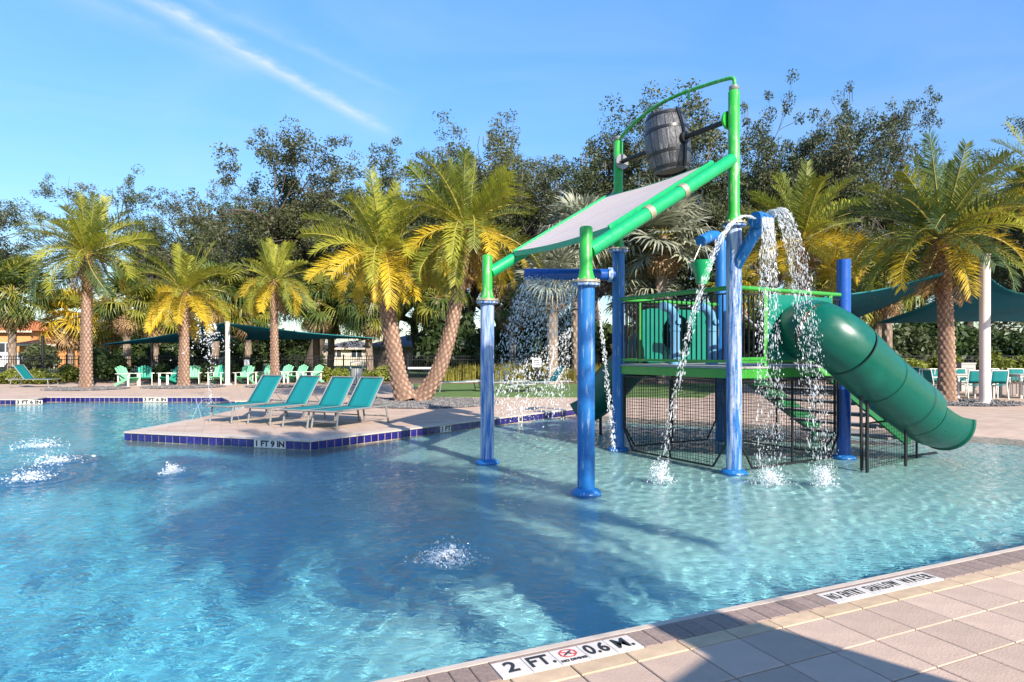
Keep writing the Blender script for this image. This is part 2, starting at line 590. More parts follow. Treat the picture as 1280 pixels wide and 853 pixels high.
def water_mat():
    m = bpy.data.materials.new('pool_water')
    m.use_nodes = True
    nt = m.node_tree
    p = nt.nodes['Principled BSDF']
    p.inputs['Base Color'].default_value = (0.66, 0.95, 1.0, 1)
    p.inputs['Roughness'].default_value = 0.0
    p.inputs['IOR'].default_value = 1.33
    p.inputs['Transmission Weight'].default_value = 1.0
    # fine wind chop, patchy
    tcn = nt.nodes.new('ShaderNodeTexCoord')
    mp = nt.nodes.new('ShaderNodeMapping')
    mp.inputs['Rotation'].default_value = (0, 0, 0.5)
    mp.inputs['Scale'].default_value = (1.0, 1.7, 1.0)
    nt.links.new(tcn.outputs['Object'], mp.inputs[0])
    n1_ = nt.nodes.new('ShaderNodeTexNoise')
    n1_.inputs['Scale'].default_value = 9.0
    n1_.inputs['Detail'].default_value = 3.0
    n1_.inputs['Distortion'].default_value = 0.6
    nt.links.new(mp.outputs[0], n1_.inputs['Vector'])
    n2_ = nt.nodes.new('ShaderNodeTexNoise')
    n2_.inputs['Scale'].default_value = 0.45
    nt.links.new(tcn.outputs['Object'], n2_.inputs['Vector'])
    mr = nt.nodes.new('ShaderNodeMapRange')
    mr.inputs['From Min'].default_value, mr.inputs['From Max'].default_value = 0.35, 0.65
    mr.inputs['To Min'].default_value, mr.inputs['To Max'].default_value = 0.45, 1.0
    nt.links.new(n2_.outputs[0], mr.inputs['Value'])
    bp = nt.nodes.new('ShaderNodeBump')
    bp.inputs['Distance'].default_value = 0.028
    nt.links.new(mr.outputs[0], bp.inputs['Strength'])
    nt.links.new(n1_.outputs[0], bp.inputs['Height'])
    nt.links.new(bp.outputs[0], p.inputs['Normal'])
    return m


M_water = water_mat()

# ------------------------------------------------------------------ the setting: ground, decks, pool, water
def struct(o):
    o['kind'] = 'structure'
    return o


FAR_Y = 31.0
b = MB()
R = 700
hx0, hx1, hy0, hy1 = -38, 38, -11, FAR_Y - 0.2
b.add([(-R, -R, -0.02), (R, -R, -0.02), (R, R, -0.02), (-R, R, -0.02), (hx0, hy0, -0.02), (hx1, hy0, -0.02), (hx1, hy1, -0.02), (hx0, hy1, -0.02)],
      [(0, 1, 5, 4), (1, 2, 6, 5), (2, 3, 7, 6), (3, 0, 4, 7)])
struct(b.build('ground', M_lawn))

O0 = g(470, 853)
O1 = g(1280, 683)
ct = (O1 - O0).normalized()                    # along the near coping
cn = Vector((ct.y, -ct.x, 0))                  # away from the pool


def cp(s, n, z=0.0):
    p = O0 + ct * s + cn * n
    return Vector((p.x, p.y, z))


# near deck slab (pavers, bricks and tiles are its parts)
b = MB()
far_l, far_r = cp(-34, 0), cp(13.6, 0)
b.prism([far_l, (hx0, far_l.y, 0), (hx0, hy0, 0), (hx1, hy0, 0), (hx1, 8.4, 0), (far_r.x + 3, 8.4, 0), far_r], -1.0, -0.012)
near_deck = struct(b.build('near_deck', M_grout))
for q in (near_deck,):
    q.cycles.is_caustics_receiver = True

# pale bullnose at the very edge
b = MB()
b.prism([cp(-6, -0.012), cp(-6, 0.028), cp(13, 0.028), cp(13, -0.012)], -0.05, 0.0)
b.build('edge_strip', M_edge, near_deck)


def slab_mesh(name, lx, ly, lz, m, bev=0.004):
    """a paving piece with chamfered top edges, centred on its top"""
    v = []
    for zz, k in ((-lz, 0), (-bev, 0), (0, bev)):
        for sx, sy in ((-1, -1), (1, -1), (1, 1), (-1, 1)):
            v.append((sx * (lx / 2 - k), sy * (ly / 2 - k), zz))
    f = [(8, 9, 10, 11)]
    for l in (0, 4):
        for i in range(4):
            j = (i + 1) % 4
            f.append((l + i, l + j, l + 4 + j, l + 4 + i))
    return MB().add(v, f).mesh(name, m)


crz = math.atan2(ct.y, ct.x)
N1, N2, PV = 0.205, 0.318, 0.306               # brick band, tan band, paver size
bm_ = slab_mesh('brick', 0.096, N1 - 0.034, 0.012, M_brick)
txt1 = ((g(614, 832) - O0).dot(ct), (g(614, 832) - O0).dot(ct) + 0.76)                            # depth marker tiles sit in the brick band
txt2 = ((g(1019, 743) - O0).dot(ct), (g(1158, 717) - O0).dot(ct))
for s0, s1 in ((-1.6, txt1[0]), (txt1[1], txt2[0]), (txt2[1], 6.6)):
    nb_ = max(1, round((s1 - s0) / 0.1))
    st_ = (s1 - s0) / nb_
    for i in range(nb_):
        link('brick', bm_, near_deck, cp(s0 + st_ * (i + 0.5), (0.03 + N1) / 2, 0.002 * (random.random() - 0.5)), (0, 0, crz + 0.006 * (random.random() - 0.5)), ((st_ - 0.004) / 0.096, 1, 1))
tm_ = slab_mesh('border_paver', PV - 0.007, N2 - N1 - 0.008, 0.012, M_tan)
pm_ = slab_mesh('paver', PV - 0.007, PV - 0.007, 0.012, M_paver)
off = 0.09
for i in range(-6, 23):
    sc_ = off + i * PV
    link('border_paver', tm_, near_deck, cp(sc_, (N1 + N2) / 2, 0.001 * (random.random() - 0.5)), (0, 0, crz))
    for j in range(7):
        link('paver', pm_, near_deck, cp(sc_ + 0.002 * (random.random() - 0.5), N2 + PV * (j + 0.5), 0.0016 * (random.random() - 0.5)), (0.002 * (random.random() - 0.5), 0.002 * (random.random() - 0.5), crz + 0.003 * (random.random() - 0.5)))

# depth marker tiles by the near edge
TW = 0.152
tile_n = (0.055, 0.202)
wt_ = slab_mesh('depth_tile', TW - 0.003, tile_n[1] - tile_n[0], 0.013, M_white, 0.002)
b = MB()
b.prism([cp(txt1[0], 0.03), cp(txt1[0], 0.052), cp(txt1[1], 0.052), cp(txt1[1], 0.03)], -0.012, -0.001)
b.build('brick_sliver', M_brick, near_deck)
b = MB()
b.prism([cp(txt2[0], 0.03), cp(txt2[0], 0.052), cp(txt2[1], 0.052), cp(txt2[1], 0.03)], -0.012, -0.001)
b.build('brick_sliver', M_brick, near_deck)
tmid = sum(tile_n) / 2
for k, w in enumerate(('2', 'FT.', '', '0.6', 'M.')):
    sc_ = txt1[0] + TW * (k + 0.5)
    t = link('depth_tile', wt_, near_deck, cp(sc_, tmid, 0.0012), (0, 0, crz))
    if w:
        me = text_mesh(w, 0.115, M_black, 0.0022)
        link('lettering', me, t, (0.0, 0.002, 0.0015), (0, 0, 0), (0.92 if len(w) > 1 else 1.1, 1.12, 1))
    else:
        bb = MB()
        n = 8
        vo = [(0.048 * math.cos(PI / 8 + i * PI / 4), 0.018 + 0.042 * math.sin(PI / 8 + i * PI / 4), 0.0022) for i in range(n)]
        vi = [(0.040 * math.cos(PI / 8 + i * PI / 4), 0.018 + 0.035 * math.sin(PI / 8 + i * PI / 4), 0.0022) for i in range(n)]
        bb.add(vo + vi, [(i, (i + 1) % n, n + (i + 1) % n, n + i) for i in range(n)])
        bb.bar((-0.033, 0.040, 0.0025), (0.033, -0.004, 0.0025), 0.006, 0.001)
        bb.bar((-0.033, -0.004, 0.0030), (0.033, 0.040, 0.0030), 0.006, 0.001)
        bb.build('no_diving_symbol', M_red, t, local=True)
        bb = MB()
        bb.tube([(-0.02, 0.004, 0.0035), (0.0, 0.018, 0.0035), (0.018, 0.032, 0.0035)], 0.0035, 6)
        bb.tube([(0.0, 0.018, 0.0035), (0.012, 0.008, 0.0035)], 0.003, 6)
        bb.build('diver_symbol', M_black, t, local=True)
        link('lettering', text_mesh('NO DIVING', 0.026, M_black, 0.0008), t, (0, -0.048, 0.0015))
for k, w in enumerate(('NO ENTRY', 'SHALLOW', 'WATER')):
    wd = (txt2[1] - txt2[0]) / 3
    sc_ = txt2[0] + wd * (k + 0.5)
    t = link('depth_tile', slab_mesh('depth_tile', wd - 0.003, tile_n[1] - tile_n[0], 0.013, M_white, 0.002), near_deck, cp(sc_, tmid, 0.0012), (0, 0, crz))
    me = text_mesh(w, 0.06, M_black, 0.0, space=1.22)
    xs = [v.co.x for v in me.vertices]
    ww = max(xs) - min(xs)
    link('lettering', me, t, (0, 0, 0.0015), (0, 0, 0), ((wd - 0.05) / ww, 1.9, 1))

# main deck with the peninsula; the far pool edge
T_ = g(156, 540)
N_ = g(388, 551)
R1 = g(727, 510)
beach_w = [Vector((R1.x, R1.y, 0)), Vector((3.64, 15.6, 0)), Vector((7.7, 13.6, 0)), Vector((9.45, 12.0, 0)), Vector((13.5, 9.2, 0))]
far_pts = [g(330, 501), g(287, 501), g(276, 496.5), g(58, 496.5), g(40, 499.5), g(-40, 499.5)]
beach_out = [p + Vector((0.75, 1.15, 0)) for p in beach_w[1:]]
deck_poly = [T_, N_, R1] + [beach_w[0] + Vector((0.95, 1.1, 0))] + beach_out + [Vector((hx1, 8.4, 0)), Vector((hx1, FAR_Y, 0)), Vector((hx0, FAR_Y, 0)), Vector((hx0, far_pts[-1].y, 0))] + list(reversed(far_pts)) + [Vector((-6.95, 19.4, 0)), g(237, 525)]
b = MB()
b.prism(deck_poly, -1.0, 0.0)
deck = struct(b.build('pool_deck', M_deck))
deck.cycles.is_caustics_receiver = True
b = MB()
b.prism([(hx0, -12, 0), (-24, -12, 0), (-24, far_pts[-1].y - 0.01, 0), (hx0, far_pts[-1].y - 0.01, 0)], -1.0, -0.003)
struct(b.build('side_deck', M_deck))

# beach entry ramp: pavers running down into the water
b = MB()
ins = [Vector((R1.x - 1.0, R1.y - 1.4, 0))] + [p - Vector((0.75, 1.15, 0)) * 1.0 for p in beach_w[1:]]
outs = [beach_w[0] + Vector((0.95, 1.1, 0))] + beach_out
v, f = [], []
for p, q, w in zip(outs, ins, beach_w):
    v += [(p.x, p.y, -0.003), ((p.x + w.x) / 2, (p.y + w.y) / 2, -0.07), (w.x, w.y, -0.15), (q.x, q.y, -0.24)]
for i in range(len(outs) - 1):
    for j in range(3):
        f.append((i * 4 + j, i * 4 + j + 1, i * 4 + 5 + j, i * 4 + 4 + j))
b.add(v, f)
ramp = struct(b.build('beach_ramp', M_deck))
ramp.cycles.is_caustics_receiver = True


# pool floor
def beach_dist(x, y):
    d = np.full_like(x, 99.0)
    for p, q in zip(beach_w[:-1], beach_w[1:]):
        ex, ey = q.x - p.x, q.y - p.y
        t = np.clip(((x - p.x) * ex + (y - p.y) * ey) / (ex * ex + ey * ey), 0, 1)
        d = np.minimum(d, np.hypot(x - p.x - t * ex, y - p.y - t * ey))
    return d


def depth_at(x, y):
    xl = -1.0 + (11.0 - y) * 0.22               # left of this line the floor falls away
    s_ = smoothstep((xl - x) / 2.6)
    sh = 0.05 + 0.012 * np.minimum(beach_dist(x, y), 9.0)
    nd = (x - O0.x) * ct.y - (y - O0.y) * ct.x    # negative inside the pool
    near = smoothstep((1.9 + nd) / 1.5) * 0.28
    return np.maximum(sh + near, sh + (0.62 - sh) * s_)


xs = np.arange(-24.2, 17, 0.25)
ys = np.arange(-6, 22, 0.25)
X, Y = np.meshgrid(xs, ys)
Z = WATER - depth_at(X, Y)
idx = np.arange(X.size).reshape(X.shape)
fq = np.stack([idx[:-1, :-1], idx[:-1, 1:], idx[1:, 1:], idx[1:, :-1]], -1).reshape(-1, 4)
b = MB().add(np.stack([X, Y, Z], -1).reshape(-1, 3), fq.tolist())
pf = struct(b.build('pool_floor', M_plaster_tint, smooth='all'))
at_ = pf.data.attributes.new('deep', 'FLOAT', 'POINT')     # water's light loss with depth, put into the plaster colour: bluer deep, paler shallow
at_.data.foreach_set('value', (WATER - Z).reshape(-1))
pf.cycles.is_caustics_receiver = True

# water surface: real ripples
LAND = [g(825, 603, WATER), g(962, 605, WATER), g(1030, 607, WATER), g(690, 560, WATER)]      # where falling water lands
BUB = [g(560, 702, WATER), g(217, 592, WATER), g(52, 558, WATER), g(75, 577, WATER), g(36, 599, WATER)]
ys_ = [-3.0]
while ys_[-1] < 21.4:
    y = ys_[-1]
    ys_.append(y + (0.3 if y < 1.2 else max(0.026, min(0.09, 0.026 + (y - 6) * 0.006))))
ys = np.array(ys_)
xs = np.concatenate([np.arange(-24, -7, 0.09), np.arange(-7, 9, 0.03), np.arange(9, 15.5, 0.1)])
X, Y = np.meshgrid(xs, ys)
Z = np.zeros_like(X)
wr = np.random.default_rng(5)
small = np.zeros_like(X)
mid = np.zeros_like(X)
big = np.zeros_like(X)
for k in range(46):
    lam = wr.uniform(0.09, 0.24)
    a = wr.uniform(0, 2 * PI)
    small += lam * np.sin(2 * PI / lam * (X * math.cos(a) + Y * math.sin(a)) + wr.uniform(0, 6.28))
for k in range(30):
    lam = wr.uniform(0.35, 0.8)
    a = wr.uniform(0, 2 * PI)
    mid += lam * np.sin(2 * PI / lam * (X * math.cos(a) + Y * math.sin(a)) + wr.uniform(0, 6.28))
for k in range(12):
    lam = wr.uniform(0.9, 2.2)
    a = wr.uniform(0, 2 * PI)
    big += lam * np.sin(2 * PI / lam * (X * math.cos(a) + Y * math.sin(a)) + wr.uniform(0, 6.28))
patch = 0.5 + 0.5 * np.sin(X * 0.7 + 1.3 * np.sin(Y * 0.5)) * np.cos(Y * 0.6 + 0.8 * np.sin(X * 0.4 + 1))
shallow = smoothstep((X + 1.5) / 3.0)
calm = 1 - 0.45 * np.exp(-(((X + 0.6) / 1.6) ** 2 + ((Y - 5.6) / 1.8) ** 2))
Z = calm * ((0.0008 + 0.0012 * patch + 0.0009 * shallow) * small + (0.0004 + 0.0003 * patch) * mid + 0.0006 * big)
for p, am in [(q, 0.010) for q in LAND] + [(BUB[0], 0.018)] + [(q, 0.012) for q in BUB[1:]]:
    rr = np.hypot(X - p.x, Y - p.y)
    Z += am * np.exp(-rr / 0.55) * (np.cos(rr * 2 * PI / 0.24) + 0.6 * np.sin(X * 31 + Y * 17) * np.sin(Y * 29 - X * 11))
rr = np.hypot(X - BUB[0].x, Y - BUB[0].y)
Z += 0.035 * np.exp(-(rr / 0.16) ** 2) * (1 + 0.5 * np.sin(X * 60) * np.sin(Y * 55))
Z += WATER
idx = np.arange(X.size).reshape(X.shape)
fq = np.stack([idx[:-1, :-1], idx[:-1, 1:], idx[1:, 1:], idx[1:, :-1]], -1).reshape(-1, 4)
b = MB().add(np.stack([X, Y, Z], -1).reshape(-1, 3), fq.tolist())
water = struct(b.build('pool_water', M_water, smooth='all'))
water.cycles.is_caustics_caster = True

# waterline tiles, one by one, set proud of the deck wall
tile_me = MB().box((-0.068, -0.012, -0.15), (0.068, 0.004, -0.026)).mesh('waterline_tile', M_bluetile)


def tile_run(a, bb, markers=()):
    a, bb = Vector((a.x, a.y, 0)), Vector((bb.x, bb.y, 0))
    d = bb - a
    n = max(1, int(d.length / 0.154))
    st = d.length / n
    d.normalize()
    ang = math.atan2(d.y, d.x)
    for i in range(n):
        c = a + d * (st * (i + 0.5))
        sk = False
        for m_s, m_n, _ in markers:
            if m_s <= i < m_s + m_n:
                sk = True
        if not sk:
            o = link('waterline_tile', tile_me, deck, c, (0, 0, ang), (st / 0.154, 1, 1))
            o.cycles.is_caustics_receiver = True
    for m_s, m_n, words_ in markers:
        c = a + d * (st * (m_s + m_n / 2))
        o = link('depth_tile', MB().box((-st * m_n / 2 + 0.003, -0.013, -0.152), (st * m_n / 2 - 0.003, 0.004, -0.02)).mesh('depth_tile', M_white), deck, c, (0, 0, ang))
        me = text_mesh(words_, 0.13, M_black, 0.006)
        xs_ = [v.co.x for v in me.vertices]
        ww = max(xs_) - min(xs_)
        link('lettering', me, o, (0, -0.0145, -0.088), (PI / 2, 0, 0), ((st * m_n - 0.06) / ww, 1, 1))


nf = int((N_ - T_).length / 0.154)
tile_run(T_, N_, [(int(nf * (318 - 156) / (388 - 156)) + 1, 4, '1 FT 9 IN')])
nr = int((R1 - N_).length / 0.154)
tile_run(N_, R1, [(int(nr * 0.37), 2, '1 FT'), (int(nr * 0.69), 1, '1')])
tile_run(g(237, 525), T_)
tile_run(far_pts[3], far_pts[2], [(20, 5, '3 FT 6 IN')])
tile_run(far_pts[4], far_pts[3])
tile_run(far_pts[5], far_pts[4], [(9, 5, '3 FT 6 IN')])
tile_run(far_pts[2], far_pts[1])
tile_run(far_pts[1], far_pts[0], [(1, 4, '3 FT')])

# coping lip along the peninsula
for a, bb in ((T_, N_), (N_, R1), (g(237, 525), T_), (far_pts[3], far_pts[2]), (far_pts[5], far_pts[4]), (far_pts[4], far_pts[3])):
    d = (bb - a).normalized()
    n_ = Vector((d.y, -d.x, 0))
    bq = MB()
    bq.prism([a + n_ * 0.022, bb + n_ * 0.022, bb - n_ * 0.24, a - n_ * 0.24], -0.02, 0.004 + 0.0005 * random.random())
    bq.build('coping_strip', M_edge, deck)

# turf strip and planting bed
b = MB()
p0, p1 = g(540, 497), g(800, 497.5)
b.prism([(p0.x - 0.5, p0.y, 0), (p1.x + 2, p1.y, 0), (p1.x + 6, 30.0, 0), (p0.x - 2, 30.0, 0)], -0.05, 0.02)
struct(b.build('turf_lawn', M_turf))
b = MB()
b.prism([(-37.5, 29.8, 0), (-9, 30.1, 0), (-9, 35.5, 0), (-37.5, 35.5, 0)], -0.1, 0.03)
b.prism([(-9.0, 29.3, 0), (37.5, 29.0, 0), (37.5, 35.5, 0), (-9.0, 35.5, 0)], -0.1, 0.034)
struct(b.build('planting_bed', M_soil))

# ------------------------------------------------------------------ the water play structure
A = Vector((-0.36, 9.50, 0))
u = Vector((0.862, 0.507, 0)).normalized()
v_ = Vector((u.y, -u.x, 0))
B = A + v_ * 2.38
C = A + u * 2.45
D = C + v_ * 2.38
E_ = C + u * 2.42
Fp = D + u * 2.42
Zf = WATER - 0.14
play = thing('water_play_structure', 'blue and green water play structure with tipping barrel and tube slide', 'playground', (3.0, 9.8, WATER))
UP = Vector((0, 0, 1))


def post(p, ztop, m, r=0.1, base=True, name='post'):
    o = MB().lathe([(r, Zf), (r, ztop)], 24, (p.x, p.y, 0)).build(name, m, play, smooth=True)
    o.cycles.is_caustics_receiver = True
    if base:
        bo = MB().lathe([(r + 0.075, WATER - 0.1), (r + 0.075, WATER + 0.005), (r + 0.05, WATER + 0.035), (r + 0.02, WATER + 0.05), (r + 0.003, WATER + 0.055)], 24, (p.x, p.y, 0)).build('base_flange', M_blue, o, smooth=True)
        bo.cycles.is_caustics_receiver = True
    return o


def flange(p, z, o, r=0.1):
    MB().lathe([(r + 0.03, z - 0.045), (r + 0.055, z - 0.035), (r + 0.06, z - 0.012), (r + 0.04, z - 0.008), (r + 0.04, z)], 24, (p.x, p.y, 0)).build('collar', M_bluechalk, o, smooth=True)
    MB().lathe([(r + 0.062, z), (r + 0.062, z + 0.022), (r + 0.03, z + 0.034)], 24, (p.x, p.y, 0)).build('flange_ring', M_steel, o, smooth=True)
    bq = MB()
    for k in range(8):
        a = k * PI / 4
        bq.lathe([(0.011, z - 0.03), (0.011, z + 0.04)], 6, (p.x + math.cos(a) * (r + 0.045), p.y + math.sin(a) * (r + 0.045), 0))
    tag(bq.build('flange_bolts', M_steel, o), kind='stuff')


def upper(p, z0, z1, m=None, r=0.075):
    return MB().lathe([(r + 0.035, z0 + 0.03), (r + 0.012, z0 + 0.09), (r, z0 + 0.15), (r, z1 - 0.02), (r - 0.015, z1), (0.01, z1 + 0.008)], 24, (p.x, p.y, 0)).build('upper_post', m or M_green, play, smooth=True)


zA, zB, zC, zD = 2.19, 2.24, 3.13, 3.15
oA = post(A, zA, M_bluechalk)
flange(A, zA, oA)
oB = post(B, zB, M_blue)
flange(B, zB, oB)
oC = post(C, zC, M_blue)
flange(C, zC, oC)
oD = post(D, zD, M_bluechalk)
flange(D, zD, oD)
upper(A, zA, 2.86)
upper(B, zB, 2.88)
upper(C, zC, 4.92)
upper(D, zD, 4.93)
oF = post(Fp, 2.85, M_bluedark)

# E: an inverted J pipe that pours into the green bucket
ep = [E_ + UP * Zf, E_ + UP * 3.3] + [E_ + UP * 3.36 + (-u * (1 - math.cos(a)) * 0.16 + UP * math.sin(a) * 0.2) for a in np.linspace(0, PI / 2, 6)]
d_ = (-u * 0.86 + v_ * 0.25).normalized()
last = ep[-1]
ep += [last + d_ * 0.15 - UP * 0.02, last + d_ * 0.55 - UP * 0.16]
MB().tube(ep, 0.1, 20).build('spout_pipe', M_blue, play, smooth=True)
bk = last + d_ * 0.5 - UP * 0.50
bo = MB().lathe([(0.09, -0.42), (0.20, 0.0), (0.19, 0.0), (0.08, -0.4)], 20, bk, caps=True).build('bucket', M_emerald, play, smooth=True)
for s_ in (-1, 1):
    MB().tube([bk + u * 0.19 * s_, last + d_ * 0.48 - UP * 0.2 + u * 0.03 * s_], 0.012, 6).build('bucket_hanger', M_alu, play)
MB().tube([bk + u * 0.30 - UP * 0.02, bk - u * 0.30 - UP * 0.02], 0.016, 8).build('bucket_axle', M_alu, play)

# roof: two side tubes and a ribbed tray between them
zl, zh = 2.58, 4.03


def edge_pt(p, q, t):
    return p.lerp(q, t) + UP * (zl + (zh - zl) * t)


for p, q in ((A, C), (B, D)):
    MB().tube([edge_pt(p, q, 0.02), edge_pt(p, q, 0.98)], 0.085, 20).build('roof_tube', M_emerald, play, smooth=True)
    for t in (0.37, 0.60):
        c0, c1 = edge_pt(p, q, t), edge_pt(p, q, t + 0.03)
        MB().tube([c0, c1], 0.092, 20).build('tube_joint', M_steel, play, smooth=True)
e0, e1 = 0.17, 0.88
nx, ny = 84, 8


def roof_pt(s, t, lift=0.0):
    a = edge_pt(A, C, e0 + (e1 - e0) * s)
    c = edge_pt(B, D, e0 + (e1 - e0) * s)
    p = a.lerp(c, 0.035 + 0.93 * t)
    return p + UP * (0.095 + lift)


vv, ff = [], []
for j in range(ny + 1):
    for i in range(nx + 1):
        vv.append(roof_pt(i / nx, j / ny, 0.014 * (1 if (i // 2) % 2 else 0) - 0.04 * math.sin(PI * j / ny)))
for j in range(ny):
    for i in range(nx):
        ff.append((j * (nx + 1) + i, (j + 1) * (nx + 1) + i, (j + 1) * (nx + 1) + i + 1, j * (nx + 1) + i + 1))
MB().add(vv, ff).build('roof_sheet', M_canopy, play)
vv, ff = [], []
for j in range(ny + 1):
    for i in (0, nx):
        vv.append(roof_pt(i / nx, j / ny, -0.02 - 0.04 * math.sin(PI * j / ny)))
for j in range(ny):
    ff.append((j * 2, j * 2 + 1, j * 2 + 3, j * 2 + 2))
MB().add(vv, ff).build('roof_underside', M_emerald, play)
for t in (0.0, 1.0):
    bq = MB()
    bq.bar(roof_pt(0, t, -0.03), roof_pt(1, t, -0.03), 0.02, 0.13)
    bq.build('roof_side_trim', M_emerald, play)
for s_ in (0.0, 1.0):
    bq = MB()
    pts = [roof_pt(s_, j / 10, -0.02 - 0.04 * math.sin(PI * j / 10)) for j in range(11)]
    for a, c in zip(pts[:-1], pts[1:]):
        bq.bar(a, c, 0.02, 0.075)
    bq.build('roof_end_trim', M_emerald, play)
for p, q, sg in ((A, C, 1), (B, D, -1)):       # gussets that carry the tray on the tubes
    for t in (0.2, 0.45, 0.7, 0.85):
        a = edge_pt(p, q, t)
        bq = MB()
        bq.bar(a, a + v_ * 0.12 * sg + UP * 0.08, 0.05, 0.012)
        bq.build('roof_bracket', M_emerald, play)

# tipping barrel between the two tall posts
za = 4.56
ax0, ax1 = C + UP * za, D + UP * za
mid_ = (ax0 + ax1) / 2 - v_ * 0.05
axd = (ax1 - ax0).normalized()
for a, c, e in ((ax0, mid_, 1), (ax1, mid_, -1)):
    MB().tube([a + axd * 0.09 * e, c - axd * 0.30 * e], 0.036, 12).build('axle', M_blackmetal, play, smooth=True)
    MB().tube([a + axd * 0.075 * e, a + axd * 0.105 * e], 0.125, 20).build('bearing_plate', M_green if e < 0 else M_alu, play, smooth=True)
    MB().tube([c - axd * 0.38 * e, c - axd * 0.30 * e], 0.085, 16).build('axle_hub', M_blackmetal, play, smooth=True)
barrel = MB().lathe([(0.27, -0.47), (0.255, -0.46), (0.325, 0.0), (0.255, 0.46), (0.24, 0.46), (0.30, 0.0), (0.24, -0.44)], 32).build('barrel', M_hoop, play, smooth=True, local=True)
barrel.location = mid_ - play.location
barrel.rotation_euler = (math.radians(5), math.radians(-5), math.atan2(axd.y, axd.x))
barrel.scale = (0.9, 0.9, 0.88)
H2 = 0.50


def brad(z):
    return 0.285 + 0.085 * (1 - (z / H2) ** 2)


for k in range(16):
    a0, a1 = 2 * PI * k / 16 + 0.012, 2 * PI * (k + 1) / 16 - 0.012
    vv, ff = [], []
    zs = np.linspace(-H2, H2, 9)
    for z in zs:
        for a in (a0, (a0 + a1) / 2, a1):
            r = brad(z)
            vv.append((r * math.cos(a), r * math.sin(a), z))
        for a in (a1, a0):
            r = brad(z) - 0.035
            vv.append((r * math.cos(a), r * math.sin(a), z))
    for i in range(8):
        for j in range(5):
            ff.append((i * 5 + j, i * 5 + (j + 1) % 5, (i + 1) * 5 + (j + 1) % 5, (i + 1) * 5 + j))
    ff += [(4, 3, 2, 1, 0), (40, 41, 42, 43, 44)]
    MB().add(vv, ff).build('stave', M_wood, barrel, local=True)
for z in (-0.44, -0.2, 0.2, 0.45):
    MB().lathe([(brad(z - 0.025) + 0.008, z - 0.025), (brad(z + 0.025) + 0.008, z + 0.025), (brad(z + 0.025) - 0.01, z + 0.025), (brad(z - 0.025) - 0.01, z - 0.025), (brad(z - 0.025) + 0.008, z - 0.025)], 40, caps=False).build('hoop', M_hoop, barrel, smooth=True, local=True)
for s_ in (-1, 1):
    bq = MB()
    zz = np.linspace(-0.48, 0.52, 10)
    for z0, z1 in zip(zz[:-1], zz[1:]):
        bq.bar((s_ * (brad(min(z0, H2)) + 0.016), 0, z0), (s_ * (brad(min(z1, H2)) + 0.016), 0, z1), 0.05, 0.02, (1, 0, 0))
    bq.build('side_strap', M_hoop, barrel, local=True)

# water hoop above the barrel
c0, c1 = C + UP * 4.93, D + UP * 4.93
hp = spline([c1, c1 + UP * 0.15] + [c1.lerp(c0, t) + UP * dz for t, dz in ((0.05, 0.20), (0.2, 0.245), (0.42, 0.29), (0.65, 0.27), (0.85, 0.16), (0.96, 0.05))] + [c0 - UP * 0.02], 48)
MB().tube(hp, 0.026, 10).build('water_hoop', M_green, play, smooth=True)
for p in (C, D):
    MB().lathe([(0.05, 4.93), (0.066, 4.95), (0.066, 4.985), (0.04, 5.0)], 16, (p.x, p.y, 0)).build('hoop_collar', M_alu, play, smooth=True)
hm = hp[22]
MB().tube([hm, hm - UP * 0.12], 0.02, 8).build('fill_spout', M_green, play)

# trough beam that spills water, from post C
MB().tube([C + UP * 2.72 - Vector((0.05, 0, 0)), C + UP * 2.72 + Vector((-1.55, -0.05, 0))], 0.095, 18).build('spill_pipe', M_bluedark, play, smooth=True)
MB().tube([C + UP * 2.72 + Vector((-0.10, 0, 0)), C + UP * 2.72 + Vector((-0.17, 0, 0))], 0.12, 18).build('pipe_clamp', M_bluechalk, play, smooth=True)

# fan nozzle near the top of post D
n0 = D + UP * 2.70 + v_ * 0.12
n1 = D + UP * 3.12 + v_ * 0.42 + u * 0.02
MB().tube([D + UP * 2.55 + v_ * 0.02, n0, n1, n1 + (n1 - n0).normalized() * 0.10], [0.07, 0.075, 0.085, 0.085], 18).build('spray_nozzle', M_blue, play, smooth=True)
MB().tube([n1 + u * 0.13 - UP * 0.01, n1 - u * 0.13 + UP * 0.01], 0.1, 20).build('nozzle_head', M_blue, play, smooth=True)

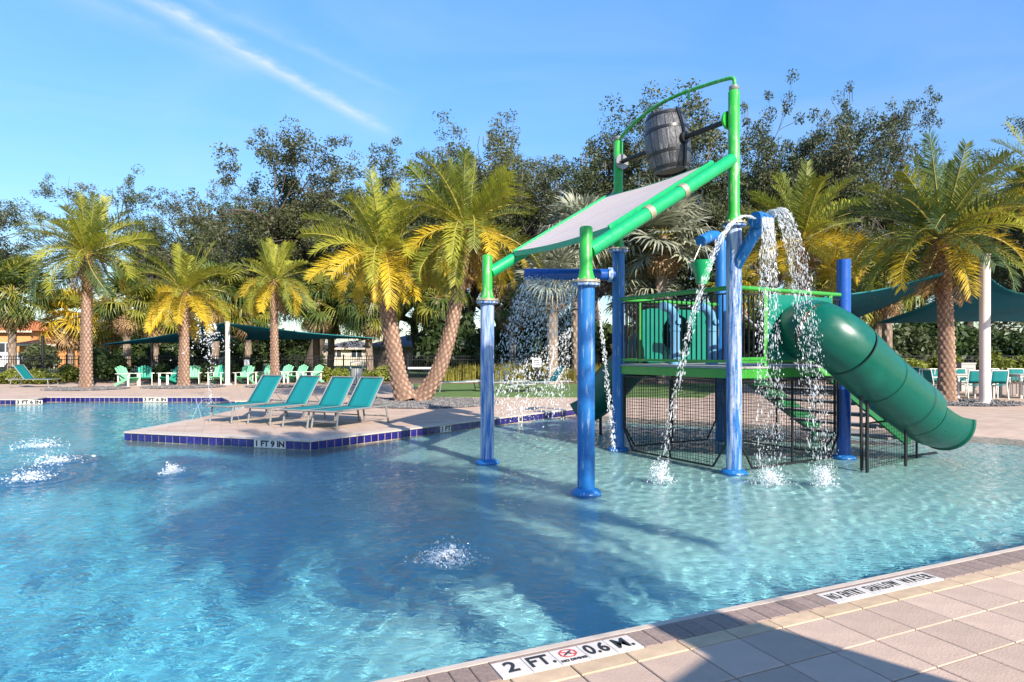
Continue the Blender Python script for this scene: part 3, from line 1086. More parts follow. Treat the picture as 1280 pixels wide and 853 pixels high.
# platform
zd = 1.25
inset = 0.02
corners = [C, D, Fp, E_]
MB().prism([C + (u - v_) * 0, D, Fp, E_], zd - 0.03, zd).build('platform_deck', M_deckplate, play)
sides = {'cd': (C, D), 'df': (D, Fp), 'ef': (E_, Fp), 'ce': (C, E_)}
zr = 2.31
bal = MB().box((-0.008, -0.008, 0), (0.008, 0.008, zr - zd - 0.14)).mesh('baluster', M_blackmetal)
for key, (p, q) in sides.items():
    d = (q - p).normalized()
    ln = (q - p).length
    a, c = p + d * 0.1, q - d * 0.1
    MB().bar(a + UP * (zd - 0.095), c + UP * (zd - 0.095), 0.05, 0.125).build('platform_rim', M_rail, play)
    MB().bar(a + UP * (zd - 0.016), c + UP * (zd - 0.016), 0.08, 0.022).build('rim_cap', M_deckplate, play)
    skip = None
    if key == 'df':
        skip = (0.26, 0.86)
    elif key == 'ce':
        skip = (0.20, 0.86)
    elif key == 'ef':
        skip = (0.12, 0.90)
    if key != 'ef':
        MB().tube([a + UP * zr, c + UP * zr], 0.032, 12).build('handrail', M_rail, play, smooth=True)
        MB().bar(a + UP * (zr - 0.075), c + UP * (zr - 0.075), 0.02, 0.02).build('top_rail', M_blackmetal, play)
        MB().bar(a + UP * (zd + 0.07), c + UP * (zd + 0.07), 0.025, 0.04).build('bottom_rail', M_rail, play)
        n = int(ln / 0.095)
        for i in range(1, n):
            t = i / n
            if skip and skip[0] < t < skip[1]:
                continue
            pp = p.lerp(q, t) + UP * (zd + 0.06)
            link('baluster', bal, play, pp - play.location, (0, 0, math.atan2(d.y, d.x)))
    if skip:
        for t in skip:
            pp = p.lerp(q, t)
            MB().bar(pp + UP * (zd), pp + UP * (zr if key != 'ef' else 2.3), 0.05, 0.05, up=(1, 0, 0)).build('panel_post', M_rail, play)
# extra handrail lines beside the slide opening
pa, pb = D.lerp(Fp, 0.05), D.lerp(Fp, 0.98)
MB().tube([pa + UP * (zd + 0.10), pb + UP * (zd + 0.10)], 0.028, 10).build('toe_rail', M_rail, play, smooth=True)


def ring_panel(name, p, q, zlo, zhi, c_frac, zc, rad, m, nrm, thick=0.03):
    """flat panel with a round hole"""
    d = (q - p)
    w = d.length
    d = d.normalized()
    cx, cz = w * c_frac, zc
    n = 40
    inner, outer = [], []
    for i in range(n):
        a = 2 * PI * i / n
        inner.append((cx + rad * math.cos(a), cz + rad * math.sin(a)))
        ca, sa = math.cos(a), math.sin(a)
        ks = []
        if ca > 1e-6:
            ks.append((w - cx) / ca)
        if ca < -1e-6:
            ks.append(-cx / ca)
        if sa > 1e-6:
            ks.append((zhi - cz) / sa)
        if sa < -1e-6:
            ks.append((zlo - cz) / sa)
        k = min(ks)
        outer.append((cx + k * ca, cz + k * sa))
    vv, ff = [], []
    for off_ in (thick / 2, -thick / 2):
        for lst in (outer, inner):
            for x, z in lst:
                vv.append(Vector((p.x, p.y, 0)) + d * x + nrm * off_ + UP * z)
    for i in range(n):
        j = (i + 1) % n
        ff.append((i, j, n + j, n + i))
        ff.append((2 * n + j, 2 * n + i, 3 * n + i, 3 * n + j))
        ff.append((n + i, n + j, 3 * n + j, 3 * n + i))
        ff.append((j, i, 2 * n + i, 2 * n + j))
    return MB().add(vv, ff).build(name, m, play)


# big tube slide out of the D-F side
pL, pR = D.lerp(Fp, 0.27) + v_ * 0.02, D.lerp(Fp, 0.86) + v_ * 0.02
SR = 0.39
sc0 = D.lerp(Fp, 0.56)
zs0 = 1.74
ring_panel('slide_panel', pL, pR, zd + 0.08, zr - 0.06, 0.5, zs0, SR - 0.02, M_slidepan, v_)
ctrl = [sc0 + UP * zs0, at(1019, 412, 8.78), at(1052, 430, 8.62), at(1084, 460, 8.82), at(1116, 488, 9.10), at(1136, 504, 9.30), at(1146, 512, 9.42)]
path = spline(ctrl, 48)
seg = [(0, 9), (9, 18), (18, 27), (27, 38), (38, 49)]


def shell(pts, r0, r1, n=36, a0=0.0, a1=2 * PI):
    """open or closed tube wall with thickness; angle 0 = straight down"""
    k = len(pts)
    vv, ff = [], []
    closed = a1 - a0 > 2 * PI - 1e-3
    m_ = n if closed else n + 1
    for rr in (0, 1):
        for i in range(k):
            t = (pts[min(i + 1, k - 1)] - pts[max(i - 1, 0)]).normalized()
            s_ = t.cross(UP).normalized()
            w_ = s_.cross(t)
            r = r0 + (r1 - r0) * i / (k - 1) - (0.022 if rr else 0)
            for j in range(m_):
                a = a0 + (a1 - a0) * j / n
                vv.append(pts[i] + s_ * (r * math.sin(a)) - w_ * (r * math.cos(a)))
    T = k * m_
    for i in range(k - 1):
        for j in range(n):
            j2 = (j + 1) % m_ if closed else j + 1
            q = (i * m_ + j, i * m_ + j2, (i + 1) * m_ + j2, (i + 1) * m_ + j)
            ff.append(q)
            ff.append(tuple(T + x for x in reversed(q)))
    for i in (0, k - 1):
        for j in range(n):
            j2 = (j + 1) % m_ if closed else j + 1
            ff.append((i * m_ + j, T + i * m_ + j, T + i * m_ + j2, i * m_ + j2))
    if not closed:
        for i in range(k - 1):
            for j in (0, n):
                ff.append((i * m_ + j, (i + 1) * m_ + j, T + (i + 1) * m_ + j, T + i * m_ + j))
    return MB().add(vv, ff)


for k, (i0, i1) in enumerate(seg):
    i1 = min(i1, 48)
    o = shell(path[i0:i1 + 1], SR, SR).build('slide_section', M_slide, play, smooth=True)
    if k:
        MB().tube([path[i0] - (path[i0 + 1] - path[i0]) * 0.10, path[i0] + (path[i0 + 1] - path[i0]) * 0.10], SR + 0.012, 36, caps=False).build('slide_seam', M_seam if k in (2, 4) else M_slide, o, smooth=True)
# the open run-out at the end of the slide
endp = [path[-1], at(1154, 518, 9.54), at(1165, 524, 9.70), at(1179, 527, 9.90)]
endp = spline(endp, 12)
o = shell(endp, SR, SR + 0.02, 26, -PI * 0.55, PI * 0.55)
o = o.build('slide_runout', M_slide, play, smooth=True)
lip = []
k = len(endp) - 1
tt = (endp[k] - endp[k - 1]).normalized()
ss = tt.cross(UP).normalized()
ww_ = ss.cross(tt)
lip = [endp[k] + ss * ((SR + 0.02) * math.sin(a)) - ww_ * ((SR + 0.02) * math.cos(a)) for a in np.linspace(-PI * 0.55, PI * 0.55, 24)]
MB().tube(lip, 0.03, 10).build('runout_lip', M_slide, o, smooth=True)
# slide support frame and legs
sp = path[38]
for pt in (path[24], path[38]):
    base = Vector((pt.x, pt.y, WATER - 0.1))
    MB().tube([base, pt - UP * (SR * 0.8)], 0.022, 10).build('slide_leg', M_blackmetal, play, smooth=True)
base = path[38] - UP * 0.3
MB().bar(g(1128, 572, WATER), g(1170, 567, WATER) + Vector((0, 0, 0.01)), 0.05, 0.03).build('slide_foot', M_blackmetal, play)

# small slide out of the far side, behind the platform
nrm = -v_
qL, qR = C.lerp(E_, 0.21) - v_ * 0.0, C.lerp(E_, 0.85)
ring_panel('slide_panel', qL, qR, zd + 0.02, zr - 0.12, 0.52, 1.74, 0.36, M_slidepan, nrm)
h0 = C.lerp(E_, 0.54) + UP * 1.74
pth = spline([h0, h0 + nrm * 0.5 - UP * 0.10, h0 + nrm * 1.2 - u * 0.15 - UP * 0.62, h0 + nrm * 1.75 - u * 0.30 - UP * 1.12, h0 + nrm * 2.1 - u * 0.62 - UP * 1.42], 24)
shell(pth[:17], 0.37, 0.37, 28).build('slide_section', M_slide, play, smooth=True)
shell(pth[16:], 0.37, 0.39, 24, -PI * 0.62, PI * 0.62).build('slide_runout', M_slide, play, smooth=True)
MB().tube([Vector((pth[18].x, pth[18].y, -0.3)), pth[18] - UP * 0.3], 0.03, 8).build('slide_leg', M_blackmetal, play)

# water cannons on the platform
for pp, ang in ((C.lerp(E_, 0.20) + v_ * 0.8, 0.25), (C.lerp(E_, 0.45) + v_ * 1.0, 0.25)):
    can = MB().lathe([(0.10, zd), (0.10, zd + 0.05), (0.075, zd + 0.06), (0.075, zd + 0.52), (0.085, zd + 0.53), (0.085, zd + 0.58)], 18, (pp.x, pp.y, 0)).build('water_cannon', M_lightblue, play, smooth=True)
    h = pp + UP * (zd + 0.58)
    dd = (-u * 0.9 + v_ * 0.2).normalized()
    MB().tube([h, h + UP * 0.1, h + UP * 0.22 + dd * 0.05, h + UP * 0.30 + dd * 0.16, h + UP * 0.33 + dd * 0.34], [0.07, 0.075, 0.08, 0.075, 0.07], 14).build('cannon_barrel', M_lightblue, can, smooth=True)
    MB().tube([h + UP * 0.10 + v_ * 0.10, h + UP * 0.10 - v_ * 0.10], 0.05, 12).build('cannon_pivot', M_lightblue, can, smooth=True)


# mesh cages below the platform
def cage(p, q, chamfer=0.22, zb=WATER + 0.03, zt=zd - 0.2, mull=True, pl=None, end=None):
    d = (q - p).normalized()
    ln = (q - p).length
    a, w = 0.14, ln - 0.14
    if pl:
        a, w = pl
    out = [(a, zt), (a, zb + chamfer * 1.5), (a + chamfer, zb), (w - chamfer, zb), (w, zb + chamfer * 1.5), (w, zt)]
    P3 = [p + d * x + UP * z for x, z in out]
    fr = MB()
    for i in range(6):
        fr.bar(P3[i], P3[(i + 1) % 6], 0.022, 0.022 if i not in (2,) else 0.032, up=(d.y, -d.x, 0))
    if mull:
        xm = (a + w) / 2
        fr.bar(p + d * xm + UP * zt, p + d * xm + UP * zb, 0.03, 0.02, up=(d.y, -d.x, 0))
    o = fr.build('cage_frame', M_blackmetal, play)
    ms = MB()
    st = 0.052

    def bottom(x):
        if x < a + chamfer:
            return zb + chamfer * 1.5 * (1 - (x - a) / chamfer)
        if x > w - chamfer:
            return zb + chamfer * 1.5 * (1 - (w - x) / chamfer)
        return zb
    x = a + st
    while x < w:
        ms.bar(p + d * x + UP * bottom(x), p + d * x + UP * zt, 0.0045, 0.0045, up=(d.y, -d.x, 0))
        x += st
    z = zb + st
    while z < zt:
        k = max(0, 1 - (z - zb) / (chamfer * 1.5)) * chamfer
        ms.bar(p + d * (a + k) + UP * z, p + d * (w - k) + UP * z, 0.0045, 0.0045)
        z += st
    tag(ms.build('cage_wire', M_blackmetal, o), kind='stuff')
    return o


cage(C, D)
cage(D, Fp)
cage(E_, Fp)
cage(C, E_)
gp0, gp1 = g(1077, 587, WATER), g(1146, 572, WATER)
cage(gp0, gp1, chamfer=0.02, zt=0.62, mull=False, pl=(0.0, (gp1 - gp0).length))
MB().bar(Vector((gp0.x, gp0.y, WATER - 0.05)), path[22] - UP * 0.36, 0.03, 0.03, up=(1, 0, 0)).build('cage_post', M_blackmetal, play)
MB().bar(path[20] - UP * 0.30, Vector((gp1.x, gp1.y, 0.12)), 0.03, 0.03).build('cage_brace', M_blackmetal, play)

# stairs from the E-F side down along u
sm = E_.lerp(Fp, 0.5)
w0, w1 = E_.lerp(Fp, 0.14), E_.lerp(Fp, 0.88)
nst = 6
for i in range(nst):
    z = zd - (i + 1) * (zd - WATER - 0.02) / (nst + 0.6)
    a = w0 + u * (0.12 + 0.33 * i)
    c = w1 + u * (0.12 + 0.33 * i)
    MB().prism([a + v_ * 0.05, c - v_ * 0.05, c - v_ * 0.05 + u * 0.35, a + v_ * 0.05 + u * 0.35], z - 0.04, z).build('stair_tread', M_tread, play)
for q in (w0, w1):
    sd = MB()
    a, c = q + UP * (zd - 0.05), q + u * 2.35 + UP * (WATER + 0.10)
    sd.bar(a, c, 0.05, 0.30)
    sd.build('stair_stringer', M_stringer, play)
    MB().bar(a + UP * 0.17, c + UP * 0.17, 0.06, 0.02).build('stringer_cap', M_alu, play)
for q in (w0, w1):
    MB().tube([q + UP * (zd + 0.85), q + u * 0.15 + UP * (zd + 0.9), q + u * 2.2 + UP * 0.9, q + u * 2.3 + UP * 0.8, q + u * 2.3 + UP * WATER], 0.024, 10).build('stair_rail', M_alu, play, smooth=True)

# ------------------------------------------------------------------ furniture
def make_lounger(label, back=62, flat=False):
    """sling lounger; foot at -Y end, head at +Y"""
    t = thing('sun_lounger', label, 'lounger')
    w, hz = 0.30, 0.34
    fr = MB()
    for s_ in (-1, 1):
        fr.tube([(s_ * w, -0.62, hz), (s_ * w, 1.15, hz)], 0.018, 8)
    for y in (-0.62, 1.15):
        fr.tube([(-w, y, hz), (w, y, hz)], 0.018, 8)
    fr.build('frame', M_alu, t, smooth=True, local=True)
    for s_ in (-1, 1):
        for y, dy in ((-0.48, -0.06), (0.92, 0.07)):
            MB().tube([(s_ * w, y, hz), (s_ * (w + 0.01), y + dy, 0.0)], 0.019, 8).build('leg', M_alu, t, smooth=True, local=True)
    for y in (-0.50, 0.95):
        MB().tube([(-w, y, 0.13), (w, y, 0.13)], 0.013, 8).build('cross_bar', M_alu, t, smooth=True, local=True)
    MB().sheet(lambda a, c: Vector(((a - 0.5) * 2 * (w - 0.01), -0.60 + 1.02 * c, hz + 0.018 - 0.03 * math.sin(PI * a) * math.sin(PI * c))), 6, 10, 0.006).build('seat_sling', M_sling, t, smooth='all', local=True)
    a_ = math.radians(back)
    hy, hl = 0.43, 0.70
    if flat:
        a_ = 0.03
    tip = Vector((0, hy + math.cos(a_) * hl, hz + 0.02 + math.sin(a_) * hl))
    MB().sheet(lambda a, c: Vector(((a - 0.5) * 2 * (w - 0.012), hy + (tip.y - hy) * c + 0.02 * math.sin(PI * a) * math.sin(a_), hz + 0.02 + (tip.z - hz - 0.02) * c)), 6, 8, 0.006).build('back_sling', M_sling, t, smooth='all', local=True)
    bf = MB()
    for s_ in (-1, 1):
        bf.tube([(s_ * w, hy, hz + 0.01), (s_ * w, tip.y, tip.z)], 0.015, 8)
    bf.tube([(-w, tip.y, tip.z), (w, tip.y, tip.z)], 0.015, 8)
    bf.build('back_frame', M_alu, t, smooth=True, local=True)
    if not flat:
        MB().tube([(-w + 0.03, hy + 0.45 * (tip.y - hy), hz + 0.45 * (tip.z - hz)), (-w + 0.03, hy + 0.5, hz - 0.02), (w - 0.03, hy + 0.5, hz - 0.02), (w - 0.03, hy + 0.45 * (tip.y - hy), hz + 0.45 * (tip.z - hz))], 0.010, 6).build('back_prop', M_alu, t, smooth=True, local=True)
    return t


GL = 'teal loungers on the pool peninsula'
lproto = make_lounger('teal sling lounger on the peninsula, next to the gravel bed and double palm', 53)
ldir = math.atan2(-0.46, 0.89)                  # heads point away from the water
foot = [((-3.50, 12.22), 'teal sling lounger on the peninsula, next to the gravel bed and double palm'),
        ((-4.14, 12.48), 'second teal sling lounger on the peninsula, counted from the double palm'),
        ((-5.02, 13.0), 'third teal sling lounger on the peninsula, counted from the double palm'),
        ((-5.95, 13.35), 'teal sling lounger at the outer end of the peninsula row, beside the thin water jets')]
for k, ((x, y), lb) in enumerate(foot):
    o = lproto if k == 0 else copy_tree(lproto)
    o['label'] = lb
    o['group'] = GL
    dirv = Vector((0.46, 0.89, 0))
    o.location = Vector((x, y, 0.004)) + dirv * 0.5
    o.rotation_euler = (0, 0, ldir + 0.03 * (k % 2))
spots = [(50, 484.5, -PI / 2 + PI, 'teal lounger with raised back in front of the clipped hedge by the white car', 1.0),
         (677, 489, -1.15, 'raised teal lounger on the turf in front of the small white sign', 1.0),
         (622, 489.5, -1.15, 'teal lounger on the turf partly hidden by the chalky blue post', 1.0),
         (565, 489.5, -1.2, 'teal lounger on the turf beside the leaning palm trunk', 1.0),
         (648, 490.5, -1.2, 'low teal footstool lounger laid flat on the turf', 0.8)]
for k, (px, py, rz, lb, sc_) in enumerate(spots):
    if k in (0, 1):
        o = copy_tree(lproto)
    else:
        if k == 2:
            flatp = make_lounger(lb, flat=True)
            o = flatp
        else:
            o = copy_tree(flatp)
    o['label'] = lb
    o['group'] = 'teal loungers away from the peninsula'
    o.location = g(px, py, 0.02 if k else 0.0)
    o.scale = (sc_, sc_ * (0.62 if k == 4 else 1), sc_)
    o.rotation_euler = (0, 0, rz if k else PI / 2 + 0.05)


def make_adirondack(label, ms, ma):
    t = thing('adirondack_chair', label, 'chair')
    for i in range(5):
        x = (i - 2) * 0.105
        top = 0.90 - 0.035 * abs(i - 2) ** 1.4
        MB().bar((x, 0.12, 0.28), (x * 1.12, 0.46, top), 0.092, 0.02, up=(0, -1, 0.4)).build('back_slat', ms, t, local=True)
    for j in range(4):
        y = -0.32 + j * 0.125
        MB().bar((-0.27, y, 0.37 - j * 0.028), (0.27, y, 0.37 - j * 0.028), 0.115, 0.02).build('seat_slat', ms, t, local=True)
    for s_ in (-1, 1):
        MB().bar((s_ * 0.33, -0.42, 0.55), (s_ * 0.33, 0.32, 0.55), 0.12, 0.022).build('arm', ma, t, local=True)
        MB().bar((s_ * 0.29, -0.34, 0.54), (s_ * 0.29, -0.34, 0.0), 0.10, 0.025, up=(1, 0, 0)).build('leg', ma, t, local=True)
        MB().bar((s_ * 0.26, -0.34, 0.36), (s_ * 0.26, 0.48, 0.03), 0.025, 0.12).build('leg', ms, t, local=True)
        MB().bar((s_ * 0.29, 0.26, 0.54), (s_ * 0.27, 0.26, 0.16), 0.07, 0.022, up=(1, 0, 0)).build('arm_support', ma, t, local=True)
    return t


AD = [(160, 482.5, 1.25, 'mint adirondack chair turned side-on beside the dark leafy shrub', 0),
      (181, 481.5, 0.5, 'jade adirondack chair with cream arms next to the side-on mint chair', 1),
      (213, 481.5, -0.5, 'jade adirondack chair just left of the second palm trunk, behind the far pool edge', 1),
      (241, 481.0, 0.35, 'mint adirondack chair tucked against the right of a palm trunk', 0),
      (272, 480.5, 0.05, 'mint adirondack chair with a dark stripe beside the slim white sail post', 2),
      (306, 480.5, 0.0, 'mint adirondack chair facing the pool below a small white fence sign', 0),
      (332, 479.5, -0.2, 'mint adirondack chair immediately beside the slim straight palm trunk, on its sail-post side', 0),
      (354, 479.0, -0.3, 'mint adirondack chair immediately beside the slim straight palm trunk, on its bin side', 0),
      (372, 479.0, -0.4, 'mint adirondack chair, second from the end of the row near the litter bin', 0),
      (391, 479.0, -0.5, 'mint adirondack chair at the end of the row near the litter bin', 0)]
protos = {}
for px, py, rz, lb, kd in AD:
    if kd not in protos:
        o = protos[kd] = make_adirondack(lb, (M_mint, M_jade, M_mint)[kd], (M_cream, M_cream, M_cream)[kd])
        if kd == 2:
            for ch in o.children:
                if ch.name.startswith('back_slat') and abs(ch.data.vertices[0].co.x) < 0.06:
                    ch.data.materials[0] = M_jade
    else:
        o = copy_tree(protos[kd])
    o['label'] = lb
    o['group'] = 'adirondack chairs in front of the fence'
    o.location = g(px, py)
    o.scale = (0.95, 0.95, 0.95)
    o.rotation_euler = (0, 0, rz)


def make_dining_chair(label):
    t = thing('dining_chair', label, 'chair')
    for s_ in (-1, 1):
        MB().tube([(s_ * 0.25, -0.24, 0), (s_ * 0.25, -0.22, 0.64), (s_ * 0.25, 0.20, 0.64)], 0.016, 6).build('leg', M_whiteframe, t, smooth=True, local=True)
        MB().tube([(s_ * 0.25, 0.28, 0), (s_ * 0.24, 0.20, 0.45), (s_ * 0.24, 0.28, 0.88)], 0.016, 6).build('leg', M_whiteframe, t, smooth=True, local=True)
    MB().tube([(-0.24, 0.28, 0.88), (0.24, 0.28, 0.88)], 0.016, 6).build('top_bar', M_whiteframe, t, smooth=True, local=True)
    MB().tube([(-0.25, -0.22, 0.43), (0.25, -0.22, 0.43)], 0.014, 6).build('front_bar', M_whiteframe, t, smooth=True, local=True)
    MB().sheet(lambda a, c: Vector(((a - 0.5) * 0.47, -0.22 + 0.44 * c, 0.445 - 0.02 * math.sin(PI * a))), 4, 4, 0.008).build('seat', M_sling, t, smooth='all', local=True)
    MB().sheet(lambda a, c: Vector(((a - 0.5) * 0.47, 0.205 + 0.07 * c, 0.50 + 0.37 * c)), 4, 4, 0.008).build('backrest', M_sling, t, smooth='all', local=True)
    return t


def make_table(label, loc):
    t = thing('dining_table', label, 'table', loc)
    for i in range(7):
        y = -0.42 + i * 0.14
        MB().bar((-0.62, y, 0.73), (0.62, y, 0.73), 0.13, 0.022).build('table_slat', M_table, t, local=True)
    for sx in (-1, 1):
        for sy in (-1, 1):
            MB().bar((sx * 0.56, sy * 0.42, 0.72), (sx * 0.56, sy * 0.42, 0), 0.07, 0.07, up=(1, 0, 0)).build('leg', M_table, t, local=True)
    MB().bar((-0.56, 0, 0.69), (0.56, 0, 0.69), 0.9, 0.05).build('apron', M_table, t, local=True)
    return t


tabs = [(1150, 492, 'white slatted dining table behind the right palm, beside the slide run-out'), (1208, 497, 'white slatted dining table between the palm trunk and the pale sail post'), (1285, 497, 'white slatted dining table at the side of the pale sail post away from the palm')]
dproto = None
for k, (px, py, lb) in enumerate(tabs):
    c = g(px, py)
    make_table(lb, c)
    for i, (dx, dy, rz) in enumerate(((-0.35, -0.72, PI), (0.35, -0.72, PI), (-0.35, 0.75, 0.1), (0.35, 0.75, -0.1), (-0.98, 0, PI / 2))):
        if k == 2 and i == 1:
            continue
        if dproto is None:
            dproto = make_dining_chair('x')
            o = dproto
        else:
            o = copy_tree(dproto)
        o['label'] = ('teal and white dining chair at the table behind the right palm', 'teal and white dining chair at the table between palm and sail post', 'teal and white dining chair at the table beyond the sail post')[k]
        o['group'] = ('dining chairs at the table behind the palm', 'dining chairs at the middle table', 'dining chairs at the outer table')[k]
        o.location = c + Vector((dx, dy, 0))
        o.rotation_euler = (0, 0, rz + 0.25 * (random.random() - 0.5))

# litter bin
c = g(446, 481)
t = thing('litter_bin', 'grey slatted litter bin with open hood near the row of mint chairs', 'bin', c)
for k in range(16):
    a = 2 * PI * k / 16
    MB().bar((0.25 * math.cos(a), 0.25 * math.sin(a), 0.03), (0.25 * math.cos(a), 0.25 * math.sin(a), 0.72), 0.075, 0.012, up=(math.cos(a), math.sin(a), 0)).build('bin_slat', M_bin, t, local=True)
MB().lathe([(0.24, 0.02), (0.24, 0.70), (0.22, 0.70)], 20).build('liner', M_blackmetal, t, local=True)
for s_ in (-1, 1):
    MB().bar((s_ * 0.27, 0, 0.7), (s_ * 0.27, 0, 0.98), 0.03, 0.05, up=(1, 0, 0)).build('hood_support', M_bin, t, local=True)
MB().lathe([(0.31, 0.97), (0.31, 1.0), (0.2, 1.03)], 20).build('hood', M_bin, t, local=True)

# small signs
def sign(px, py, Y, w, h, label, ground=True, lines=3):
    c = at(px, py, Y)
    base = Vector((c.x, c.y, 0.0))
    t = thing('sign', label, 'sign', base)
    MB().box((-w / 2, -0.015, c.z - h / 2), (w / 2, 0.0, c.z + h / 2)).build('sign_board', M_sign, t, local=True)
    MB().box((-0.025, 0.0, 0.0), (0.025, 0.04, c.z + h / 2 - 0.02)).build('sign_post', M_blackmetal, t, local=True)
    for i in range(lines):
        MB().box((-w * 0.36, -0.018, c.z + h * (0.25 - 0.22 * i) - 0.02), (w * (0.36 - 0.1 * (i % 2)), -0.0155, c.z + h * (0.25 - 0.22 * i) + 0.02)).build('print_line', M_seam, t, local=True)


sign(308.5, 453.5, 30.4, 0.24, 0.28, 'small white sign on the fence above a mint adirondack chair', lines=0)
sign(671, 453.5, 29.2, 0.40, 0.40, 'white notice board behind the raised lounger on the turf')
c = g(1206, 489)
t = thing('service_box', 'pale grey utility box standing behind the dining tables', 'utility box', c)
MB().box((-0.26, -0.2, 0), (0.26, 0.2, 1.0)).build('cabinet', M_bin, t, local=True)
MB().box((-0.28, -0.22, 1.0), (0.28, 0.22, 1.05)).build('lid', M_bin, t, local=True)
for i in range(4):
    MB().box((-0.18, -0.212, 0.62 + i * 0.07), (0.18, -0.2, 0.65 + i * 0.07)).build('louvre', M_alu, t, local=True)

# pool shower / gate bar seen behind the leaning palm
c = at(530, 455, 30.5)
t = thing('gate_latch', 'white push-bar gate latch with teal box between the two palm trunks', 'gate', Vector((c.x, c.y, 0)))
MB().bar((-0.75, 0, c.z - 0.2), (0.45, 0, c.z - 0.2), 0.06, 0.09).build('push_bar', M_whiteframe, t, local=True)
MB().box((0.5, -0.1, c.z - 0.55), (0.8, 0.1, c.z - 0.1)).build('latch_box', M_sling, t, local=True)
MB().box((-0.8, 0.05, 0), (-0.72, 0.12, 1.35)).build('gate_post', M_blackmetal, t, local=True)
MB().box((0.82, 0.05, 0), (0.9, 0.12, 1.35)).build('gate_post', M_blackmetal, t, local=True)


# ------------------------------------------------------------------ shade sails
def sail(name, label, corners, sag, hem=True):
    """triangle or quad sail stretched between corners, edges drawn in"""
    P = [Vector(c) for c in corners]
    base = Vector((P[0].x, P[0].y, 0))
    b = MB()
    n = 14
    cen = sum(P, Vector()) / len(P)
    if len(P) == 3:
        P = P + [P[2]]

    def fn(a, c):
        def edge(p, q, t):
            m = p.lerp(q, t)
            return m.lerp(cen, 0.16 * math.sin(PI * t)) - UP * (sag * math.sin(PI * t) * 0.4)
        lo, hi = edge(P[0], P[1], a), edge(P[3], P[2], a)
        le, ri = edge(P[0], P[3], c), edge(P[1], P[2], c)
        bil = P[0] * ((1 - a) * (1 - c)) + P[1] * (a * (1 - c)) + P[2] * (a * c) + P[3] * ((1 - a) * c)
        p = lo * (1 - c) + hi * c + le * (1 - a) + ri * a - bil
        return p - UP * (sag * math.sin(PI * a) * math.sin(PI * c))
    t = thing(name, label, 'shade sail', base)
    b.sheet(fn, n, n, 0.01).build('sail_cloth', M_sail, t, smooth='all')
    if hem:
        ring = [fn(i / n, 0) for i in range(n + 1)] + [fn(1, i / n) for i in range(1, n + 1)] + [fn(1 - i / n, 1) for i in range(1, n + 1)] + [fn(0, 1 - i / n) for i in range(1, n)]
        ring.append(ring[0])
        MB().tube(ring, 0.022, 6, caps=False).build('hem_cable', M_sailhem, t)
    return t


def sail_post(px, py, ptop, label, r, m=M_post, Y=None):
    c = g(px, py) if Y is None else Vector(((px - HX) / F * Y, Y, 0))
    zt = CH + (HY - ptop) / F * c.y
    t = thing('sail_post', label, 'post', c)
    MB().lathe([(r, 0), (r, zt - c.z)], 18).build('pole', m, t, smooth=True, local=True)
    MB().lathe([(r + 0.09, 0), (r + 0.09, 0.03), (r + 0.02, 0.04)], 18).build('base_plate', m, t, smooth=True, local=True)
    MB().lathe([(r + 0.015, zt - 0.06), (r + 0.015, zt), (r * 0.5, zt + 0.03)], 18).build('cap', m, t, smooth=True, local=True)
    return c + UP * zt


pr = sail_post(1231, 504.5, 318, 'thick pale post holding the large teal sail beside the dining tables', 0.135)
pl_ = sail_post(284.5, 481, 402, 'slim white post holding the teal sail above the adirondack chairs', 0.10, M_whiteframe)
sail('shade_sail', 'dark teal shade sail over the dining tables, pulled up to the pale post', [at(1096, 404, 24.0), at(1226, 338, 18.4), at(1300, 372, 17.0), at(1345, 402, 25.0)], 0.10)
sail('shade_sail', 'narrow teal shade sail rising behind the slide towards the right palm', [at(1030, 372, 18.5), at(1178, 342, 17.6), at(1176, 355, 23.5), at(1064, 400, 25.0)], 0.12)
sail('shade_sail', 'teal shade sail spreading left from the slim white post', [pl_ - UP * 0.03, at(292, 426, 33.5), at(190, 428, 34.5), at(128, 431, 31.5)], 0.10)
sail('shade_sail', 'long teal shade sail spreading right from the slim white post to the bin', [pl_ - UP * 0.08, at(470, 423, 33.0), at(420, 423, 35.5), at(306, 425, 35.0)], 0.08)
for px, py, top, lb in ((106, 480, 424, 'slim dark post at the far corner of the sail near the hedge'), (190, 478, 428, 'slim dark sail post beside the jade adirondack chair'), (53.5, 476, 421, 'dark square post standing behind the lone lounger by the hedge')):
    sail_post(px, py, top, lb, 0.07, M_blackmetal)

# ------------------------------------------------------------------ fence
FY = 32.5
t = thing('picket_fence', 'black metal picket fence running behind the pool deck', 'fence', (0, FY, 0))
x0, x1 = -36.0, 30.0
ftop = 1.24
pk = MB()
n = int((x1 - x0) / 0.115)
for i in range(n):
    x = x0 + i * 0.115
    pk.box((x - 0.009, -0.009, 0.08), (x + 0.009, 0.009, ftop - 0.02))
tag(pk.build('pickets', M_blackmetal, t, local=True), kind='stuff')
for z in (0.16, ftop - 0.18, ftop):
    MB().bar((x0, 0, z), (x1, 0, z), 0.035, 0.035).build('rail', M_blackmetal, t, local=True)
fpm = MB().box((-0.035, -0.035, 0), (0.035, 0.035, ftop + 0.06)).add([(-0.04, -0.04, ftop + 0.06), (0.04, -0.04, ftop + 0.06), (0.04, 0.04, ftop + 0.06), (-0.04, 0.04, ftop + 0.06), (0, 0, ftop + 0.1)], [(0, 1, 4), (1, 2, 4), (2, 3, 4), (3, 0, 4)]).mesh('fence_post', M_blackmetal)
for i in range(int((x1 - x0) / 2.3) + 1):
    link('fence_post', fpm, t, (x0 + i * 2.3, 0, 0))

